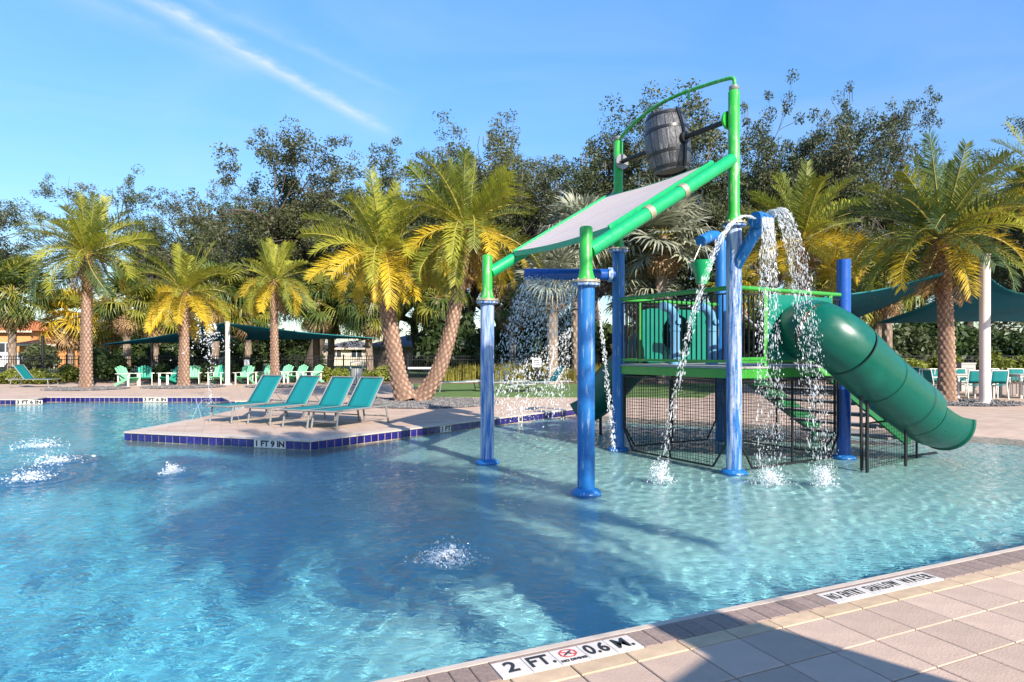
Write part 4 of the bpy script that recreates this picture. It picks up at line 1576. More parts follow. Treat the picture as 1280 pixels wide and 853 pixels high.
# ------------------------------------------------------------------ palms
def frond_mesh(name, m, droop, seed, Lf=2.2, n=64):
    r = np.random.default_rng(seed)
    b = MB()
    ts = np.linspace(0, 1, 14)

    def rach(t):
        a = droop * t * t
        return np.array([Lf * (t - 0.30 * droop * t ** 3), 0.10 * math.sin(seed) * t * t * Lf, Lf * (0.10 * t - 0.62 * a)])
    b.tube([Vector(rach(t)) for t in ts], [0.022 * (1 - t) + 0.004 for t in ts], 5, caps=False)
    b.cur = 1
    for k in range(n):
        t = 0.10 + 0.90 * (k + 0.5) / n
        p = rach(t)
        tg = rach(min(t + 0.02, 1.0)) - rach(max(t - 0.02, 0))
        tg /= np.linalg.norm(tg)
        ln = 0.43 * (math.sin(PI * (0.16 + 0.72 * t)) ** 0.8)
        side = np.array([0, 1, 0.0])
        up = np.cross(tg, side)
        up /= np.linalg.norm(up)
        if up[2] < 0:
            up = -up
        for s_ in (-1, 1):
            fwd = 0.62 + 0.5 * t + r.normal(0, 0.16)
            vup = 0.38 + r.normal(0, 0.26)
            d = side * s_ * 1.0 + tg * fwd + up * vup
            d /= np.linalg.norm(d)
            l_ = ln * r.uniform(0.85, 1.1)
            w = 0.0115
            wv = np.cross(d, up)
            wv /= np.linalg.norm(wv)
            midp = p + d * l_ * 0.55
            tip = p + d * l_ - np.array([0, 0, 1]) * l_ * r.uniform(0.03, 0.16)
            b.add([p - wv * w * 0.6, p + wv * w * 0.6, midp + wv * w, midp - wv * w, tip], [(0, 1, 2, 3), (3, 2, 4)])
    return b.mesh(name, [M_rachis, m])


FR = {}
for ci, m in enumerate(FROND):
    for di, dr in enumerate((0.12, 0.42, 0.80, 1.15)):
        FR[ci, di] = frond_mesh('frond', m, dr, 10 * ci + di)


def fan_mesh(name, m, seed, rad=0.85, pet=0.9, nseg=26, spread=4.4, tipdroop=0.35):
    r = np.random.default_rng(seed)
    b = MB()
    b.tube([(0, 0, 0), (pet * 0.5, 0, 0.05), (pet, 0, 0.0)], [0.022, 0.016, 0.012], 5, caps=False)
    b.cur = 1
    for k in range(nseg):
        a = -spread / 2 + spread * (k + 0.5) / nseg + r.normal(0, 0.03)
        l_ = rad * (0.72 + 0.28 * math.cos(a * 0.62)) * r.uniform(0.9, 1.08)
        d = np.array([math.cos(a), math.sin(a), 0.10 * abs(math.sin(a)) + r.normal(0, 0.06)])
        wv = np.array([-math.sin(a), math.cos(a), 0.35 * (1 if k % 2 else -1)])
        w = rad * 0.045
        p = np.array([pet, 0, 0.0])
        m1 = p + d * l_ * 0.5 + np.array([0, 0, 0.02])
        m2 = p + d * l_ * 0.78 - np.array([0, 0, tipdroop * 0.10 * l_])
        tip = p + d * l_ - np.array([0, 0, tipdroop * l_ * r.uniform(0.5, 1.2)])
        b.add([p - wv * 0.004, p + wv * 0.004, m1 + wv * w, m1 - wv * w, m2 + wv * w * 0.55, m2 - wv * w * 0.55, tip], [(0, 1, 2, 3), (3, 2, 4, 5), (5, 4, 6)])
    return b.mesh(name, [M_rachis, m])


FANS = [[fan_mesh('fan_leaf', m, 70 + 7 * i + j, tipdroop=(0.3, 0.6, 0.9)[j]) for j in range(3)] for i, m in enumerate(FAN)]
FANBIG = [fan_mesh('fan_leaf', FAN[3], 200 + j, rad=1.15, pet=1.0, nseg=34, spread=5.0, tipdroop=(0.15, 0.3, 0.5)[j]) for j in range(3)]


def trunk_mesh(pts, r0, r1, m, k=9, pitch=0.13, amp=0.075, nring=None, seed=0):
    ln = sum((Vector(pts[i + 1]) - Vector(pts[i])).length for i in range(len(pts) - 1))
    nr = nring or max(30, int(ln / 0.035))
    P = spline(pts, nr)
    n = 40
    vv, sc = [], []
    z = 0.0
    ph = seed * 0.37
    for i, p in enumerate(P):
        if i:
            z += (P[i] - P[i - 1]).length
        t = (P[min(i + 1, nr)] - P[max(i - 1, 0)]).normalized()
        s_ = t.cross(Vector((0, 1, 0))).normalized()
        w_ = s_.cross(t)
        f_ = i / nr
        rad = r0 + (r1 - r0) * f_ + 0.10 * math.exp(-z / 0.18) * (1 if seed >= 0 else 0)
        for j in range(n):
            th = 2 * PI * j / n
            a = (th / (2 * PI) * k + z / pitch * 0.5 + ph) % 1.0
            c = (th / (2 * PI) * k - z / pitch * 0.5 - ph) % 1.0
            h = (1 - abs(2 * a - 1)) * (1 - abs(2 * c - 1))
            jj = math.sin(19.7 * math.floor(th / (2 * PI) * k + z / pitch * 0.5 + ph) + 7.3 * math.floor(th / (2 * PI) * k - z / pitch * 0.5 - ph))
            h = h ** 0.6 * (0.72 + 0.28 * jj)
            rr = rad + amp * (h - 0.4)
            vv.append(p + s_ * (rr * math.cos(th)) + w_ * (rr * math.sin(th)))
            sc.append(h)
    ff = []
    for i in range(nr):
        for j in range(n):
            ff.append((i * n + j, i * n + (j + 1) % n, (i + 1) * n + (j + 1) % n, (i + 1) * n + j))
    ff.append(tuple(nr * n + j for j in range(n)))
    b = MB().add(vv, ff)
    me = b.mesh('trunk', m, smooth='all')
    at_ = me.attributes.new('scar', 'FLOAT', 'POINT')
    at_.data.foreach_set('value', sc)
    return me


M_frond_dead = mat('frond_dead', (0.30, 0.17, 0.07), 0.8, var=0.25, vscale=3, trans=0.2, objvar=0.3)
FRD = [frond_mesh('dead_frond', M_frond_dead, dr, 95 + i, 2.0, 40) for i, dr in enumerate((0.5, 0.9))]


def crown(t, top, axis, nfr, scale, seed, gold=0.35, dark=0.0, lo=-38, lime=0.4, share=0):
    """pinnate date palm crown: every frond an object"""
    r = np.random.default_rng(seed)
    for i in range(nfr):
        f_ = (i + 0.5) / nfr
        el = 82 - (82 - lo) * f_ ** 0.85 + r.normal(0, 6)
        az = i * 2.39996 + r.normal(0, 0.2)
        if el > 58:
            di = 0 if r.random() < 0.7 else 1
        elif el > 20:
            di = 1 if r.random() < 0.65 else 2
        else:
            di = 2 if r.random() < 0.5 else (3 if el > -10 else 1)
        if el < 8 and r.random() < gold * 1.8:
            ci = 2
        elif r.random() < lime:
            ci = 1
        elif r.random() < dark:
            ci = 3
        else:
            ci = 0
        s_ = scale * r.uniform(0.88, 1.1) * (0.85 if el > 65 else 1.0)
        link('frond', FR[ci, di], t, top + Vector((0.10 * math.cos(az), 0.10 * math.sin(az), -0.10 * f_)), (r.normal(0, 0.35), -math.radians(el), az), (s_, s_, s_))


    for i in range(int(r.integers(3, 8))):
        az = r.uniform(0, 2 * PI)
        s_ = scale * r.uniform(0.55, 0.85)
        link('dead_frond', FRD[i % 2], t, top - UP * 0.25, (r.normal(0, 0.5), math.radians(r.uniform(45, 75)), az), (s_, s_, s_))


def boots(t, top, r, seed):
    """short cut leaf bases under the crown"""
    b_ = MB().box((0, -0.035, -0.015), (0.20, 0.035, 0.02)).mesh('leaf_boot', M_boot)
    q = np.random.default_rng(seed)
    for i in range(22):
        az = i * 2.39996
        link('leaf_boot', b_, t, top + Vector((math.cos(az) * r * 0.7, math.sin(az) * r * 0.7, -0.12 - 0.4 * i / 22)), (0, -math.radians(q.uniform(40, 65)), az))


def date_palm(name, label, base, stems, nfr, scale, seed, r0=0.23, r1=0.17, group=None, **kw):
    t = thing(name, label, 'palm tree', base, 0, group)
    for k, pts in enumerate(stems):
        P = [Vector(p) - Vector(base) for p in pts]
        link('trunk', trunk_mesh(P, r0, r1, M_trunk, seed=seed + k), t)
        boots(t, P[-1], r1, seed + k)
        crown(t, P[-1] + UP * 0.05, None, nfr, scale, seed * 7 + k, **kw)
    return t


def up_from(px, py, tpx, tpy, bow=0.0):
    b0 = g(px, py)
    tp = at(tpx, tpy, b0.y)
    m1 = b0.lerp(tp, 0.5) + Vector((bow, 0, 0))
    return b0, [b0 - UP * 0.1, b0.lerp(m1, 0.5) + Vector((bow * 0.25, 0, 0)), m1, m1.lerp(tp, 0.55) + Vector((bow * 0.2, 0, 0)), tp]


b0, st = up_from(108, 486, 109, 318)
date_palm('date_palm', 'tall date palm with grey-green crown in front of the orange houses', b0, [st], 54, 1.2, 3, gold=0.15, lime=0.45, dark=0.35, lo=-30)
b0, st = up_from(230, 483, 231, 366)
date_palm('date_palm', 'short date palm with golden lower fronds behind the far pool edge', b0, [st], 42, 1.08, 5, gold=0.55, lime=0.65)
b0, st = up_from(344, 483, 342, 352)
date_palm('date_palm', 'slim straight date palm rising behind the peninsula loungers', b0, [st], 40, 0.9, 7, r0=0.19, r1=0.14, gold=0.35, lime=0.55)
# the double palm
bb_ = g(506, 502)
Yd = bb_.y
st1 = [at(507, 500, Yd), at(498, 470, Yd), at(489, 415, Yd), at(483, 375, Yd), at(477, 318, Yd)]
st2 = [at(525, 500, Yd + 0.1), at(547, 466, Yd), at(563, 415, Yd), at(573, 360, Yd), at(583, 283, Yd)]
t = date_palm('date_palm', 'leaning twin-trunk date palm on the dark gravel bed of the peninsula', bb_, [st1], 50, 1.05, 9, r0=0.27, r1=0.20, gold=0.35, lime=0.8)
P = [p - bb_ for p in st2]
link('trunk', trunk_mesh(P, 0.25, 0.17, M_trunk, seed=21), t)
boots(t, P[-1], 0.17, 4)
crown(t, P[-1], None, 52, 1.18, 77, gold=0.18, lime=0.55, lo=-42)
st3 = [at(497, 480, Yd + 0.5), at(482, 420, Yd + 0.5), at(475, 360, Yd + 0.5), at(470, 335, Yd + 0.5)]
b0, st = up_from(1003, 490, 1003, 300)
date_palm('date_palm', 'golden-skirted date palm standing behind the tube slide', b0, [st], 46, 1.36, 13, gold=0.75, lime=0.35, lo=-34)
b0, st = up_from(1183, 503, 1176, 296, 0.05)
date_palm('date_palm', 'broad date palm with dense drooping crown beside the pale sail post', b0, [st], 54, 1.30, 15, r0=0.23, r1=0.18, gold=0.15, lime=0.25, dark=0.30, lo=-20)
b0 = g(1330, 500)
tp = at(1322, 235, b0.y)
date_palm('date_palm', 'date palm at the far side of the dining tables, only its fronds showing', b0, [[b0, b0.lerp(tp, 0.5), tp]], 60, 1.15, 17, gold=0.5, lime=0.3, lo=-22)

# palms that stand behind the photographer and throw their shadows over the pool
def shade_palm(px, py, floor_z, hz, label, seed, sc=1.2, nfr=70):
    s_ = g(px, py, floor_z)
    k = (hz - floor_z) / math.tan(SUN_EL)
    top = Vector((s_.x + math.sin(SUN_AZ) * k, s_.y - math.cos(SUN_AZ) * k, hz))
    b0 = Vector((top.x, top.y, 0))
    date_palm('date_palm', label, b0, [[b0, b0.lerp(top, 0.5) + Vector((0.05, 0, 0)), top]], nfr, sc, seed, r0=0.26, r1=0.2)


shade_palm(425, 640, -0.75, 6.2, 'tall date palm on the near deck whose shadow lies on the water', 31, 1.25, 74)


def fan_palm(name, label, base, top, kinds, nleaf, scale, seed, big=False, group=None, dead=6, r0=0.2, r1=0.17, cat='palm tree'):
    t = thing(name, label, cat, base, 0, group)
    r = np.random.default_rng(seed)
    P = [Vector((0, 0, 0)), (top - base) * 0.5 + Vector((r.normal(0, 0.08), 0, 0)), top - base]
    link('trunk', trunk_mesh(P, r0, r1, M_trunk2, k=6, pitch=0.25, amp=0.045, seed=seed), t)
    tp = top - base
    for i in range(nleaf):
        f_ = (i + 0.5) / nleaf
        el = 85 - 125 * f_ ** 0.9 + r.normal(0, 8)
        az = i * 2.39996 + r.normal(0, 0.2)
        if big:
            me = FANBIG[int(r.integers(0, 3))]
        else:
            ci = kinds[int(r.integers(0, len(kinds)))]
            me = FANS[ci][2 if el < 5 else int(r.integers(0, 2))]
        s_ = scale * r.uniform(0.85, 1.12)
        link('fan_leaf', me, t, tp, (r.normal(0, 0.3), -math.radians(el), az), (s_, s_, s_))
    for i in range(dead):
        az = i * 2.39996 + 0.7
        link('dead_leaf', FANS[4][i % 3], t, tp - UP * 0.2, (r.normal(0, 0.3), math.radians(r.uniform(52, 78)), az), (scale * 0.85,) * 3)
    return t


SAB = 'sabal palms along the fence'
for k, (px, tpy, Y, kinds, n, sc, lb) in enumerate([
        (16, 368, 33.5, (0, 0, 1), 40, 1.25, 'dense green cabbage palm in front of the orange gable'),
        (88, 400, 36, (2, 2, 1), 30, 1.15, 'bright yellow cabbage palm beside the orange house'),
        (136, 404, 37, (2, 1), 24, 0.95, 'low yellow cabbage palm between two date palms'),
        (160, 378, 35, (0, 1), 30, 1.15, 'green cabbage palm with thick pale trunk behind the sail'),
        (196, 392, 36, (0, 1), 30, 1.1, 'small green cabbage palm behind the jade chairs'),
        (267, 366, 35, (0, 0, 1), 30, 1.2, 'dark green cabbage palm behind the slim white sail post'),
        (312, 388, 36.5, (0, 1, 1), 30, 1.1, 'lime cabbage palm just behind the slim straight date palm'),
        (396, 378, 35, (1, 1, 0), 34, 1.15, 'lime-leaved cabbage palm over the end of the chair row'),
        (412, 392, 37, (0, 1), 24, 0.95, 'slender cabbage palm beyond the fence with brown hanging leaves'),
        (464, 382, 33.8, (0, 0, 1), 34, 1.2, 'dark cabbage palm immediately behind the twin palm'),
        (545, 372, 36, (0, 1), 30, 1.2, 'cabbage palm seen between the two leaning trunks'),
        (640, 376, 34.5, (0, 0, 4), 30, 1.1, 'cabbage palm with a smooth pink trunk behind the chalky post'),
        (915, 366, 34, (1, 2, 0), 30, 1.1, 'yellowish cabbage palm behind the spray curtain'),
        (1050, 366, 30, (1, 1, 2), 34, 1.15, 'lime cabbage palm right behind the tall blue corner post'),
        (1098, 360, 31, (1, 0), 34, 1.15, 'lime cabbage palm above the narrow sail'),
        (1108, 352, 27, (0, 1, 1), 26, 0.9, 'cabbage palm with slender trunk under the narrow sail')]):
    c = at(px, tpy, Y)
    b0 = Vector((c.x, Y, 0))
    fan_palm('cabbage_palm', lb, b0, c, kinds, n, sc, 300 + k, group=SAB, dead=10)
for k, (px, tpy, Y, sc, lb) in enumerate([
        (722, 300, 30.5, 1.15, 'silver fan palm behind the spilling trough pipe'),
        (828, 296, 29.5, 1.22, 'silver fan palm with broad stiff leaves behind the small bucket'),
        (690, 350, 29.0, 0.95, 'low silver fan palm behind the spray of the trough pipe'),
        (800, 362, 31, 0.95, 'low silver fan palm behind the platform railing')]):
    c = at(px, tpy, Y)
    fan_palm('silver_palm', lb, Vector((c.x, Y, 0)), c, (3, 3, 3, 1), 34, sc, 400 + k, big=True, group='silver fan palms behind the play structure', dead=14, r0=0.26, r1=0.24)


# ------------------------------------------------------------------ broadleaf trees and shrubs
def leaf_cloud(b, centers, radii, per, size, r, flat=0.7, elong=1.6):
    """many leaf-sized faces around each centre"""
    C_ = np.repeat(np.asarray(centers), per, axis=0)
    Rr = np.repeat(np.asarray(radii), per)[:, None]
    n = len(C_)
    d = r.normal(size=(n, 3))
    d /= np.linalg.norm(d, axis=1)[:, None]
    d *= (r.random((n, 1)) ** 0.45) * Rr
    d[:, 2] *= flat
    p = C_ + d
    a = r.normal(size=(n, 3))
    a[:, 2] *= 0.6
    a /= np.linalg.norm(a, axis=1)[:, None]
    c = np.cross(a, r.normal(size=(n, 3)))
    c /= np.linalg.norm(c, axis=1)[:, None]
    sz = size * r.uniform(0.6, 1.3, (n, 1))
    v0, v1, v2, v3 = p - a * sz * elong * 0.5, p + c * sz * 0.35, p + a * sz * elong * 0.5, p - c * sz * 0.35
    V4 = np.stack([v0, v1, v2, v3], 1).reshape(-1, 3)
    fq = np.arange(n * 4).reshape(-1, 4)
    b.add(V4, fq.tolist())


def oak_meshes(seed, H=14.0, Rr=6.5, leafm=M_oakleaf, dens=1.0):
    r = np.random.default_rng(seed)
    wood = MB()
    ends = []

    def limb(p, d, ln, rad, lvl):
        k = 5
        pts, rs = [p], [rad]
        q, dd = p.copy(), d.copy()
        for i in range(k):
            dd = (dd + Vector(r.normal(0, 0.16 + 0.05 * lvl, 3)) + Vector((0, 0, 0.05 if lvl > 0 else 0.0))).normalized()
            q = q + dd * (ln / k)
            pts.append(q.copy())
            rs.append(rad * (1 - 0.55 * (i + 1) / k))
        wood.tube(pts, rs, 9 if lvl == 0 else (6 if lvl < 3 else 4), caps=False)
        if lvl >= 4:
            ends.append(pts[-1])
            ends.append(pts[3])
            if r.random() < 0.6:
                ends.append(pts[2])
            return
        nb = {0: 6, 1: 4, 2: 4, 3: 3}[lvl]
        for j in range(nb):
            t = r.uniform(0.35, 1.0) if lvl else r.uniform(0.6, 1.0)
            i = min(int(t * k), k)
            az = 2 * PI * (j + r.random() * 0.7) / nb
            if lvl == 0:
                el = math.radians(r.uniform(22, 68))
                nd = Vector((math.cos(az) * math.cos(el), math.sin(az) * math.cos(el), math.sin(el)))
            else:
                perp = dd.cross(Vector(r.normal(0, 1, 3))).normalized()
                nd = (dd * r.uniform(0.5, 1.0) + perp * r.uniform(0.5, 0.95) + Vector((0, 0, 0.12))).normalized()
            limb(pts[i].copy(), nd, ln * r.uniform(0.56, 0.76) if lvl else Rr * r.uniform(0.62, 0.95), rs[i] * r.uniform(0.56, 0.74), lvl + 1)
    limb(Vector((0, 0, -0.2)), Vector((r.normal(0, 0.12), r.normal(0, 0.08), 1)).normalized(), H * 0.34, 0.46, 0)
    E = np.array([tuple(e) for e in ends])
    top = E[:, 2].max()
    # leaves in tufts around the twig ends
    b = MB()
    leaf_cloud(b, E, r.uniform(0.30, 0.60, len(E)), int(86 * dens), 0.088, r, 0.72)
    mo = MB()
    sel = E[r.random(len(E)) < 0.04]
    for e in sel:
        for j in range(4):
            x, y = e[0] + r.normal(0, 0.2), e[1] + r.normal(0, 0.2)
            l_ = r.uniform(0.3, 0.8)
            w = 0.025
            a = r.uniform(0, PI)
            cx, sx = math.cos(a) * w, math.sin(a) * w
            mo.add([(x - cx, y - sx, e[2]), (x + cx, y + sx, e[2]), (x + cx * 0.8, y + sx, e[2] - l_ * 0.6), (x - cx * 0.9, y - sx, e[2] - l_ * 0.6), (x + r.normal(0, 0.05), y, e[2] - l_)], [(0, 1, 2, 3), (3, 2, 4)])
    print('oak', seed, 'ends', len(E), 'top', top, 'ext', E.min(0), E.max(0))
    return wood.mesh('trunk', M_oakbark, smooth='all'), b.mesh('crown', leafm), mo.mesh('moss', M_moss), top


OAKS = [oak_meshes(s_, leafm=(M_oakleaf if s_ % 2 else M_oakleaf2)) for s_ in (501, 502, 503, 504, 505)]


def oak(px, ptop, Y, proto, rz, label, wide=1.0, group=None):
    w_, c_, mo, top = OAKS[proto]
    zt = CH + (HY - ptop) / F * Y
    s_ = zt / (top + 0.3)
    t = thing('oak_tree', label, 'tree', ((px - HX) / F * Y, Y, -0.02), rz, group)
    t.scale = (s_ * wide, s_ * wide, s_)
    link('trunk', w_, t)
    link('crown', c_, t)
    tag(link('moss', mo, t), kind='stuff')
    return t


GO = 'live oaks behind the fence'
for k, (px, pt, Y, pr_, rz, wd, wh) in enumerate([
        (195, 216, 47, 0, 0.4, 0.80, 'directly behind the short golden palm, detached from its neighbours'), (262, 226, 52, 1, 1.9, 0.9, 'above the slim white sail post'),
        (318, 214, 45, 2, 3.0, 0.95, 'above the slim straight palm'), (385, 172, 44, 3, 0.9, 0.8, 'between the slim palm and the twin palm, with an airy top'),
        (478, 164, 46, 4, 2.2, 0.85, 'behind the shorter crown of the twin palm'), (572, 146, 43, 0, 4.1, 0.9, 'behind the leaning crown of the twin palm'),
        (655, 132, 42, 1, 5.0, 0.85, 'above the lower end of the sloped roof'), (752, 122, 42, 2, 0.5, 0.8, 'beside the barrel, behind the hoop end'),
        (840, 128, 46, 3, 3.6, 0.85, 'straight behind the tipping barrel'), (962, 94, 41, 4, 5.3, 0.66, 'tallest of all, just beyond the green barrel post'),
        (1026, 106, 44, 0, 2.6, 0.58, 'with a long limb reaching over the golden-skirted palm'), (1152, 182, 48, 1, 0.2, 0.95, 'behind the broad drooping palm'),
        (1215, 200, 52, 2, 4.6, 0.95, 'low and far, above the pale sail post'), (1300, 128, 40, 3, 1.2, 0.8, 'at the outer side of the dining tables'),
        (905, 170, 50, 1, 4.0, 0.95, 'filling the gap under the green barrel post'), (520, 235, 50, 2, 1.4, 1.0, 'low between the two twin-palm crowns'), (700, 200, 50, 4, 3.3, 0.9, 'low behind the silver fan palms'),
        (-70, 235, 48, 3, 2.0, 0.9, 'beyond the orange house, at the street'), (-230, 220, 46, 1, 0.7, 0.9, 'well past the lone lounger, along the fence line')]):
    oak(px, pt, Y, pr_, rz, 'mossy live oak ' + wh, wd, GO)


def bush_mesh(seed, m, lumps=16, per=150, size=0.10, rad=0.42, spread=(0.55, 0.45, 0.45)):
    r = np.random.default_rng(seed)
    c = r.normal(0, 1, (lumps, 3))
    c /= np.linalg.norm(c, axis=1)[:, None]
    c *= r.random((lumps, 1)) ** 0.4
    c *= np.array(spread)
    c[:, 2] = np.abs(c[:, 2]) + 0.25
    b = MB()
    leaf_cloud(b, c, r.uniform(rad * 0.6, rad, lumps), per, size, r, 0.85)
    return b.mesh('foliage', m)


stem_me = MB()
for j in range(7):
    a = 2 * PI * j / 7
    stem_me.tube([(0.05 * math.cos(a), 0.05 * math.sin(a), -0.05), (0.2 * math.cos(a), 0.2 * math.sin(a), 0.35), (0.4 * math.cos(a + 0.3), 0.4 * math.sin(a + 0.3), 0.7)], [0.02, 0.015, 0.008], 5, caps=False)
stem_me = stem_me.mesh('stem', M_oakbark)
BUSH = [bush_mesh(601, M_bush), bush_mesh(602, M_bush), bush_mesh(603, M_bushlime), bush_mesh(604, M_bushlime, 10, 140, 0.08)]
BIG = [bush_mesh(611 + i, M_bush if i != 2 else M_oakleaf, 46, 120, 0.085, 0.26, (0.62, 0.5, 0.62)) for i in range(3)]


def bush(px, base_y, Y, w, h, proto, label, group=None, big=False, name='shrub'):
    x = (px - HX) / F * Y
    t = thing(name, label, 'shrub', (x, Y, 0.0), random.uniform(0, 6.28), group)
    t.scale = (w, w, h)
    link('foliage', (BIG if big else BUSH)[proto], t)
    link('stem', stem_me, t)


for k in range(5):
    bush(2 + k * 15, 0, 29.3 + 0.3 * (k % 2), 0.85, 0.78, 2 if k % 2 else 3, 'rounded yellow-green shrub of the low hedge beside the lone lounger', 'low hedge shrubs by the lone lounger')
for px, Y, w, h, lb in ((128, 31, 1.3, 1.9, 'tall dark shrub beside the first palm trunk, behind the side-on mint chair'), (146, 31.5, 1.1, 1.5, 'dark shrub touching the side-on mint chair'), (203, 31.5, 0.8, 1.0, 'low dark shrub between the jade chairs'),
                       (256, 31.2, 0.9, 1.0, 'dark round shrub between a palm and the striped mint chair'), (288, 31.5, 0.8, 1.3, 'dark shrub right behind the slim white sail post'), (84, 31.0, 0.9, 1.0, 'yellow-green shrub just left of the tall date palm')):
    bush(px, 0, Y, w, h, 2 if 'yellow' in lb else k % 2, lb)
for k, (px, Y, w, h, pr_) in enumerate([(405, 31, 0.8, 0.85, 2), (425, 31.2, 0.7, 0.8, 2), (468, 31, 0.9, 0.9, 3), (483, 31.3, 0.8, 0.9, 2), (1140, 31, 1.3, 1.3, 2), (1180, 31.2, 1.2, 1.5, 2), (1240, 31, 1.3, 1.6, 2), (1275, 31.3, 1.2, 1.4, 2)]):
    bush(px, 0, Y, w, h, pr_, 'lime shrub in the bed near the litter bin' if k < 4 else 'lime shrub in the bed behind the dining tables', 'lime shrubs by the bin' if k < 4 else 'lime shrubs behind the dining tables')
HB = 'dark evergreen shrub of the dense screen behind the fence'
for k in range(26):
    px = 560 + k * 29 + random.uniform(-8, 8)
    Y = 35.0 + random.uniform(0, 3.5)
    bush(px, 0, Y, random.uniform(2.2, 3.0), random.uniform(2.6, 4.6), k % 3, HB, 'evergreen screen behind the fence', big=True, name='screen_shrub')
for k, (px, Y, w, h) in enumerate([(140, 44, 3.0, 3.2), (185, 46, 3.0, 4.2), (240, 46, 2.6, 3.4), (310, 44, 2.8, 4.2), (372, 46, 2.4, 2.9), (50, 48, 2.2, 2.2), (545, 40, 2.4, 3.6), (205, 42, 2.2, 2.6)]):
    bush(px, 0, Y, w, h, k % 3, 'loose dark shrub between the palms and the houses', 'shrubs in front of the houses', big=True, name='garden_shrub')


for k in range(16):
    px = -30 + k * 26 + random.uniform(-6, 6)
    bush(px, 0, 82 + 4 * random.random(), random.uniform(5.0, 7.0), random.uniform(4.0, 6.5), k % 3, 'distant rounded tree on the skyline behind the houses', 'distant trees behind the houses', big=True, name='distant_tree')


# ornamental grass clumps
def grass_clump(seed):
    r = np.random.default_rng(seed)
    b = MB()
    for i in range(150):
        a = r.uniform(0, 2 * PI)
        l_ = r.uniform(0.55, 1.0)
        sp = r.uniform(0.05, 0.45)
        p = Vector((r.normal(0, 0.14), r.normal(0, 0.14), 0))
        d = Vector((math.cos(a), math.sin(a), 0))
        s_ = Vector((-d.y, d.x, 0)) * 0.012
        m1 = p + d * sp * 0.35 * l_ + UP * l_ * 0.6
        tip = p + d * sp * l_ * 1.2 + UP * l_ * r.uniform(0.72, 1.0)
        b.add([p - s_, p + s_, m1 + s_, m1 - s_, tip], [(0, 1, 2, 3), (3, 2, 4)])
    return b.mesh('blades', M_blade)


GC = [grass_clump(701), grass_clump(702), grass_clump(703)]
crown_me = MB().lathe([(0.12, -0.02), (0.16, 0.03), (0.10, 0.09)], 10).mesh('root_crown', M_boot)
for k in range(34):
    px = 556 + k * 7.2 + random.uniform(-2, 2)
    Y = 29.6 + random.uniform(0, 1.6)
    t = thing('ornamental_grass', 'yellow-green ornamental grass clump in the bed behind the turf loungers', 'grass clump', ((px - HX) / F * Y, Y, 0.03), random.uniform(0, 6), 'ornamental grasses along the turf')
    s_ = random.uniform(0.85, 1.15)
    t.scale = (s_, s_, s_)
    link('blades', GC[k % 3], t)
    link('root_crown', crown_me, t)


# gravel beds under the palms
def gravel(c, rx, ry, n, size, label_seed, name='gravel_bed'):
    r = np.random.default_rng(label_seed)
    oct_v = np.array([(1, 0, 0), (-1, 0, 0), (0, 1, 0), (0, -1, 0), (0, 0, 0.7), (0, 0, -0.7)])
    oct_f = np.array([(0, 2, 4), (2, 1, 4), (1, 3, 4), (3, 0, 4), (2, 0, 5), (1, 2, 5), (3, 1, 5), (0, 3, 5)])
    a = r.uniform(0, 2 * PI, n)
    q = np.sqrt(r.random(n))
    P = np.stack([c.x + rx * q * np.cos(a), c.y + ry * q * np.sin(a), r.uniform(0.0, size * 0.7, n)], 1)
    sc = size * r.uniform(0.5, 1.2, (n, 1, 1))
    jit = r.uniform(0.7, 1.3, (n, 6, 3))
    ca, sa = np.cos(a * 7), np.sin(a * 7)
    V3 = oct_v[None] * jit * sc
    Vx = V3[..., 0] * ca[:, None] - V3[..., 1] * sa[:, None]
    Vy = V3[..., 0] * sa[:, None] + V3[..., 1] * ca[:, None]
    VV = np.stack([Vx, Vy, V3[..., 2]], -1) + P[:, None]
    ff = (oct_f[None] + (np.arange(n) * 6)[:, None, None]).reshape(-1, 3)
    b = MB().add(VV.reshape(-1, 3), ff.tolist())
    m_ = n * 6
    pad = [(c.x + rx * math.cos(i * PI / 16), c.y + ry * math.sin(i * PI / 16), 0.008) for i in range(32)]
    b.add(pad, [tuple(range(32))])
    o = b.build(name, M_stone)
    tag(o, 'loose dark grey gravel around a palm trunk', 'gravel', kind='stuff')


gb = g(530, 504)
gravel(gb, 2.1, 1.9, 5200, 0.045, 801)
for px, py, rx in ((108, 486.5, 1.5), (230, 484, 1.6), (344, 483.5, 1.2), (1190, 503, 1.7), (1003, 490, 1.5)):
    gravel(g(px, py), rx, rx * 0.9, 1200, 0.05, int(px))


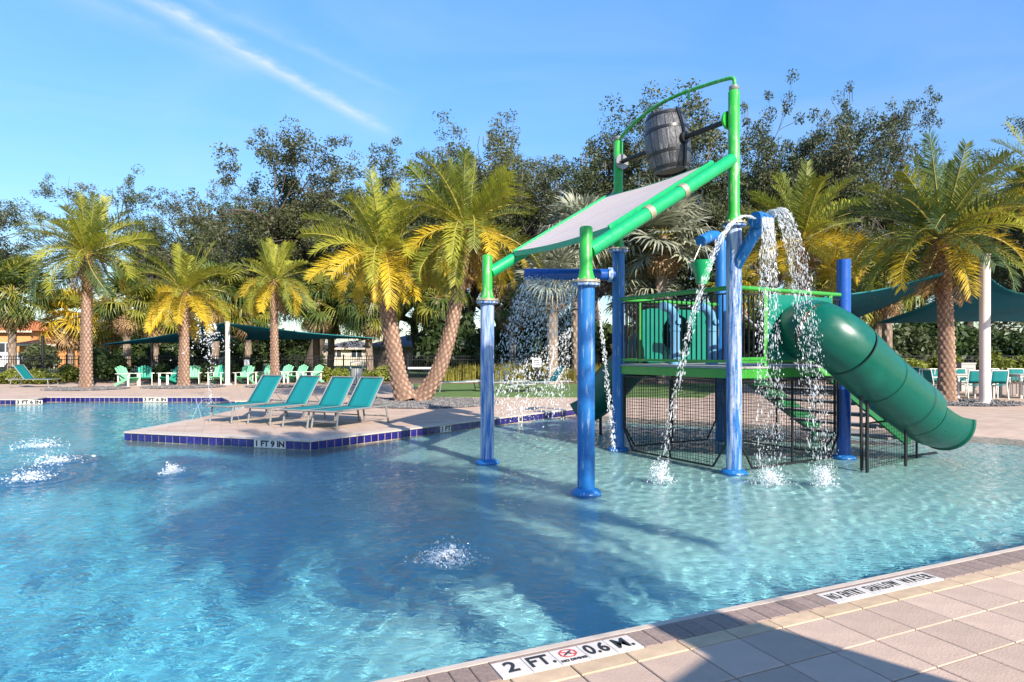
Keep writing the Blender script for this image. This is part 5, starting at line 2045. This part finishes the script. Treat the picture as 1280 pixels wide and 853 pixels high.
# ------------------------------------------------------------------ houses and the parked car beyond the fence
def house(name, label, x0, x1, Y, hw, roof_h, wallm, roofm, openings, depth=7.0, gable=False):
    t = thing(name, label, 'house', ((x0 + x1) / 2, Y, 0))
    w = (x1 - x0) / 2
    MB().box((-w, 0, -0.1), (w, depth, hw)).build('wall', wallm, t, local=True)
    o = 0.5
    if gable:
        MB().add([(-w - o, -o, hw), (w + o, -o, hw), (w + o, depth + o, hw), (-w - o, depth + o, hw), (0, -o, hw + roof_h), (0, depth + o, hw + roof_h)], [(0, 1, 2, 3), (0, 4, 1), (1, 4, 5, 2), (2, 5, 3), (3, 5, 4, 0)]).build('roof', roofm, t, local=True)
    else:
        rl = max(w - depth / 2, 0.4)
        MB().add([(-w - o, -o, hw), (w + o, -o, hw), (w + o, depth + o, hw), (-w - o, depth + o, hw), (-rl, depth / 2, hw + roof_h), (rl, depth / 2, hw + roof_h)], [(3, 2, 1, 0), (0, 1, 5, 4), (1, 2, 5), (2, 3, 4, 5), (3, 0, 4)]).build('roof', roofm, t, local=True)
    MB().box((-w - o, -o - 0.03, hw - 0.2), (w + o, -o + 0.05, hw - 0.01)).build('fascia', M_cream2, t, local=True)
    for kind, cx, z0, ww, hh in openings:
        if kind == 'garage':
            f_ = MB().box((cx - ww / 2, -0.05, z0), (cx + ww / 2, -0.005, z0 + hh)).build('garage_door', M_cream2, t, local=True)
            for i in range(3):
                MB().box((cx - ww / 2 + 0.06, -0.075, z0 + 0.08 + i * hh / 3), (cx + ww / 2 - 0.06, -0.052, z0 + (i + 1) * hh / 3 - 0.04)).build('door_panel', M_cream2, f_, local=True)
        else:
            f_ = MB().box((cx - ww / 2, -0.06, z0), (cx + ww / 2, -0.005, z0 + hh)).build('window', M_whiteframe, t, local=True)
            for sx in (-1, 1):
                MB().box((cx + sx * ww / 4 - ww * 0.21, -0.07, z0 + 0.07), (cx + sx * ww / 4 + ww * 0.21, -0.062, z0 + hh - 0.07)).build('pane', M_glass, f_, local=True)
    return t


def hx(px, Y):
    return (px - HX) / F * Y


house('house', 'orange stucco house with bright clay roof at the street', hx(-60, 66), hx(38, 66), 66, 3.6, 1.6, M_orange, M_tileroof, [('window', 1.5, 1.0, 1.6, 1.4), ('window', -2.0, 1.0, 1.6, 1.4)])
house('house', 'small orange and cream house with garage behind the parked white car', hx(24, 58), hx(96, 58), 58, 2.15, 0.85, M_orange, M_tileroof, [('garage', -0.6, 0.0, 2.6, 1.9)], depth=6)
house('house', 'pale house with steep gable behind the yellow palm', hx(72, 70), hx(104, 70), 70, 3.6, 2.2, M_beige, M_greyroof, [('window', 0, 1.2, 1.2, 1.2)], gable=True)
house('house', 'long beige building behind the teal sail and chairs', hx(150, 62), hx(292, 62), 62, 2.55, 0.5, M_beige, M_greyroof, [('window', 3.5, 0.9, 1.4, 1.2)])
house('house', 'beige house with dark roof beyond the end of the chair row', hx(350, 64), hx(396, 64), 64, 2.1, 0.6, M_beige, M_greyroof, [('window', 0.8, 1.0, 0.7, 0.8)])
house('house', 'low cream house with long grey roof behind the litter bin', hx(402, 70), hx(462, 70), 70, 1.9, 0.8, M_cream2, M_greyroof, [('window', -1.0, 0.8, 1.2, 0.9), ('window', 1.2, 0.8, 1.2, 0.9)])
house('house', 'tan house with broad grey roof framed by the two leaning trunks', hx(462, 56), hx(556, 56), 56, 2.0, 1.0, M_beige, M_greyroof, [('window', -1.5, 0.8, 0.9, 0.9), ('window', 1.0, 0.8, 1.2, 0.9)])

# parked white car
cY = 49.0
t = thing('parked_car', 'white car parked on the street beyond the fence and hedge', 'car', (hx(2, cY), cY, 0.0))
prof = [(-2.1, 0.35), (2.1, 0.35), (2.2, 0.62), (2.05, 0.86), (1.05, 0.98), (0.45, 1.42), (-1.1, 1.46), (-1.8, 1.0), (-2.15, 0.92)]
vv = [(x, -0.85, z) for x, z in prof] + [(x, 0.85, z) for x, z in prof]
n = len(prof)
MB().add(vv, [tuple(reversed(range(n))), tuple(range(n, 2 * n))] + [(i, (i + 1) % n, n + (i + 1) % n, n + i) for i in range(n)]).build('body', M_carwhite, t, local=True)
for xa, xb, za_, zb_ in ((-1.55, -0.35, 1.0, 1.38), (-0.25, 0.75, 1.0, 1.36)):
    MB().add([(xa, -0.856, za_), (xb, -0.856, za_), (xb - (0.3 if xb > 0 else 0), -0.856, zb_), (xa + (0.3 if xa < -1 else 0), -0.856, zb_)], [(0, 1, 2, 3)]).build('side_window', M_glass, t, local=True)
for xw in (-1.35, 1.3):
    for yw in (-0.86, 0.86):
        w_ = MB().tube([(xw, yw - 0.1, 0.33), (xw, yw + 0.1, 0.33)], 0.33, 20).build('wheel', M_tyre, t, local=True)
        MB().tube([(xw, yw - 0.108, 0.33), (xw, yw + 0.108, 0.33)], 0.2, 16).build('rim', M_alu, w_, local=True)
MB().box((2.05, -0.8, 0.66), (2.19, -0.45, 0.8)).build('headlight', M_glass, t, local=True)
b = MB()
b.prism([(-R * 0.5, 46.5, 0), (hx(120, 46), 46.5, 0), (hx(120, 46), 53, 0), (-R * 0.5, 53, 0)], -0.05, -0.012)
struct(b.build('street', mat('asphalt', (0.10, 0.095, 0.09), 0.9, var=0.15, vscale=3)))


# ------------------------------------------------------------------ water in the air
def drops(name, label, paths, n, size, spread, seed, group=None, stretch=2.5, clump=0.0, size2=None):
    """droplets strewn along trajectories: paths = list of point lists"""
    r = np.random.default_rng(seed)
    oct_v = np.array([(1, 0, 0), (-1, 0, 0), (0, 1, 0), (0, -1, 0), (0, 0, 1.0), (0, 0, -1.0)])
    oct_f = np.array([(0, 2, 4), (2, 1, 4), (1, 3, 4), (3, 0, 4), (2, 0, 5), (1, 2, 5), (3, 1, 5), (0, 3, 5)])
    VV, k = [], 0
    dense = [spline(p, 60) for p in paths]
    for i in range(n):
        P = dense[int(r.integers(0, len(dense)))]
        t = r.random() * 59.99
        j = int(t)
        p = P[j].lerp(P[j + 1], t - j)
        d = np.array((P[j + 1] - P[j]).normalized())
        sp = spread * (0.25 + 0.95 * t / 60)
        c = np.array(p) + r.normal(0, 1, 3) * sp
        if c[2] < WATER:
            c[2] = WATER + 0.01
        s_ = size * math.exp(r.normal(0, 0.45))
        a = np.cross(d, r.normal(size=3))
        a /= np.linalg.norm(a)
        e = np.cross(d, a)
        st = stretch * r.uniform(0.5, 1.4)
        VV.append(c + (oct_v[:, :1] * a + oct_v[:, 1:2] * e + oct_v[:, 2:] * d * st) * s_)
    VV = np.concatenate(VV)
    ff = (oct_f[None] + (np.arange(n) * 6)[:, None, None]).reshape(-1, 3)
    b = MB().add(VV, ff.tolist())
    o = b.build(name, M_drop)
    tag(o, label, 'water', group, 'stuff')
    return o


def arc(p0, p1, rise, n=8):
    """ballistic arc"""
    p0, p1 = Vector(p0), Vector(p1)
    out = []
    for i in range(n + 1):
        t = i / n
        p = p0.lerp(p1, t)
        p.z = p0.z + (p1.z - p0.z) * t * t + rise * 4 * t * (1 - t) * 0.5
        out.append(p)
    return out


nz_ = n1 + UP * 0.02
lands = LAND
left_paths = [arc(nz_ - u * 0.13 + v_ * 0.02 * k, lands[0] + Vector((0.03 * k, 0, 0)), 0.35) for k in (-1, 0, 1)]
drops('water_stream', 'thin water stream arcing left from the fan nozzle past the railing', left_paths, 1300, 0.0036, 0.019, 901, stretch=4.0)
cur_paths = [arc(nz_ + v_ * 0.1 + u * 0.015 * k, lands[1] + Vector((0.05 * k, 0.02 * k, 0)), 0.15) for k in range(-4, 5)]
drops('water_curtain', 'sparkling water curtain falling from the fan nozzle beside its post', cur_paths, 2800, 0.0030, 0.022, 902, stretch=4.2)
r_paths = [arc(nz_ + u * 0.13 + v_ * 0.02 * k, lands[2] + Vector((0.035 * k, 0.0, 0)), 0.75) for k in range(-4, 5)]
drops('water_stream', 'wide water stream arcing right from the fan nozzle in front of the slide', r_paths, 3000, 0.0031, 0.025, 903, stretch=4.2)
# thin strands of the fan, still unbroken near the nozzle
for nm, lst, lb in (('water_strands', left_paths, 'unbroken water strands at the left lip of the fan nozzle'), ('water_strands', r_paths, 'unbroken water strands at the right lip of the fan nozzle'), ('water_strands', cur_paths, 'unbroken water strands falling beneath the fan nozzle')):
    b = MB()
    for P in lst:
        Q = spline(P, 40)[:26]
        wq = random.uniform(0, 6)
        Q = [q + Vector((0.006 * math.sin(i * 0.9 + wq), 0.006 * math.cos(i * 1.1 + wq), 0)) for i, q in enumerate(Q)]
        b.tube(Q, [0.0048 * (1 - 0.75 * i / 25) * (1 + 0.35 * math.sin(i * 2.1 + wq)) for i in range(26)], 5)
    tag(b.build(nm, M_strand, smooth=True), lb, 'water', None, 'stuff')
# spill from the trough pipe
sp0 = C + UP * 2.70 + Vector((-0.95, -0.02, 0))
spill = [arc(sp0 + Vector((0.07 * k, 0.0, 0.02)), sp0 + Vector((-0.62 + 0.13 * k, -0.15 + 0.05 * k, -2.3)), 0.3) for k in range(-4, 6)]
drops('water_spill', 'loose splashing water falling from the open end of the blue trough pipe', spill, 9000, 0.0058, 0.05, 904, stretch=2.0)
sp1 = at(748, 372, 10.4)
spill2 = [[sp1 + Vector((0.01 * k, 0, 0)), sp1 + Vector((0.06 + 0.01 * k, 0, -0.6)), sp1 + Vector((0.15 + 0.01 * k, -0.05, -1.5)), sp1 + Vector((0.24, -0.1, -2.44))] for k in (-1, 0, 1)]
drops('water_stream', 'narrow stream of drops falling between two blue posts beside the railing', spill2, 700, 0.006, 0.022, 905, stretch=2.2)


def splash(p, label, rad, hgt, n, seed, size=0.009, group='splashes on the water'):
    r = np.random.default_rng(seed)
    paths = []
    for i in range(26):
        a = r.uniform(0, 2 * PI)
        q = rad * r.uniform(0.2, 1.0)
        e = Vector((p.x + q * math.cos(a), p.y + q * math.sin(a), WATER))
        h = hgt * r.uniform(0.2, 1.0)
        paths.append([Vector((p.x, p.y, WATER)), Vector((p.x, p.y, WATER)).lerp(e, 0.5) + UP * h, e])
    drops('splash', label, paths, n, size, rad * 0.16, seed, group, stretch=1.3)


splash(lands[0], 'white splash where the thin left stream meets the water', 0.20, 0.26, 1800, 911, 0.004)
splash(lands[1], 'white splash below the sparkling curtain at the blue post', 0.26, 0.20, 1800, 912, 0.004)
splash(lands[2], 'white splash below the wide stream in front of the slide', 0.24, 0.24, 1800, 913, 0.004)
splash(BUB[0], 'broad low bubbling patch in the open water before the front post', 0.30, 0.05, 2200, 914, 0.0042)
splash(BUB[1], 'small bubbler splash near the marked tile of the peninsula', 0.18, 0.10, 800, 915, 0.005)
for k, q in enumerate(BUB[2:]):
    splash(q, 'low foaming bubbler splash in the deep end of the pool', 0.45, 0.06, 600, 916 + k, 0.0055, 'bubblers in the deep end')
# thin deck jets beside the outer lounger and the spray above them
for k, (pa_, pb_) in enumerate((((238, 497), (252, 527)), ((255, 497), (277, 530)), ((274, 497), (300, 530)), ((262, 500), (240, 527)))):
    Yj = 14.0
    Q = arc(at(pa_[0], pa_[1], Yj), at(pb_[0], pb_[1] - 2, Yj - 0.4), 0.12)
    b = MB()
    b.tube(spline(Q, 20), 0.006, 5)
    tag(b.build('water_jet', M_strand, smooth=True), 'thin water jet arcing over the edge beside the outer lounger', 'water', 'thin deck jets', 'stuff')
c0_ = at(262, 420, 20.3)
plume = [[Vector((c0_.x, c0_.y, WATER)), c0_ + UP * 0.1, c0_ + Vector((-1.1 + 0.25 * k, 0, -0.5))] for k in range(9)]
drops('water_plume', 'scattered spray plume rising in front of the teal sail', plume, 420, 0.014, 0.13, 920, stretch=1.2)

# ------------------------------------------------------------------ market umbrella on the near deck, outside the picture, that shades the pavers
ue, uf = Vector((0.71, -0.70, 0)).normalized(), Vector((-0.70, -0.71, 0)).normalized()
sh = g(946, 778)
uh = 2.35
kk = uh / math.tan(SUN_EL)
corner = Vector((sh.x + math.sin(SUN_AZ) * kk, sh.y - math.cos(SUN_AZ) * kk, uh))
uw = 2.5
uc = corner + ue * uw / 2 + uf * uw / 2
t = thing('market_umbrella', 'square teal market umbrella on the near deck that shades the pavers', 'umbrella', (uc.x, uc.y, 0))
apex = Vector((uc.x, uc.y, uh + 0.55))
cs = [corner, corner + ue * uw, corner + ue * uw + uf * uw, corner + uf * uw]
for a, c in zip(cs, cs[1:] + cs[:1]):
    bq = MB()
    bq.add([a, c, apex, a - UP * 0.14, c - UP * 0.14], [(0, 1, 2), (3, 4, 1, 0)])
    bq.build('canopy_panel', M_sail, t)
    MB().bar(a, apex - UP * 0.02, 0.02, 0.02).build('rib', M_alu, t)
MB().tube([(uc.x, uc.y, 0.0), (uc.x, uc.y, uh + 0.6)], 0.024, 12).build('pole', M_alu, t, smooth=True)
MB().lathe([(0.30, 0.0), (0.30, 0.06), (0.06, 0.10), (0.04, 0.3)], 24, (uc.x, uc.y, 0)).build('base', M_blackmetal, t, smooth=True)
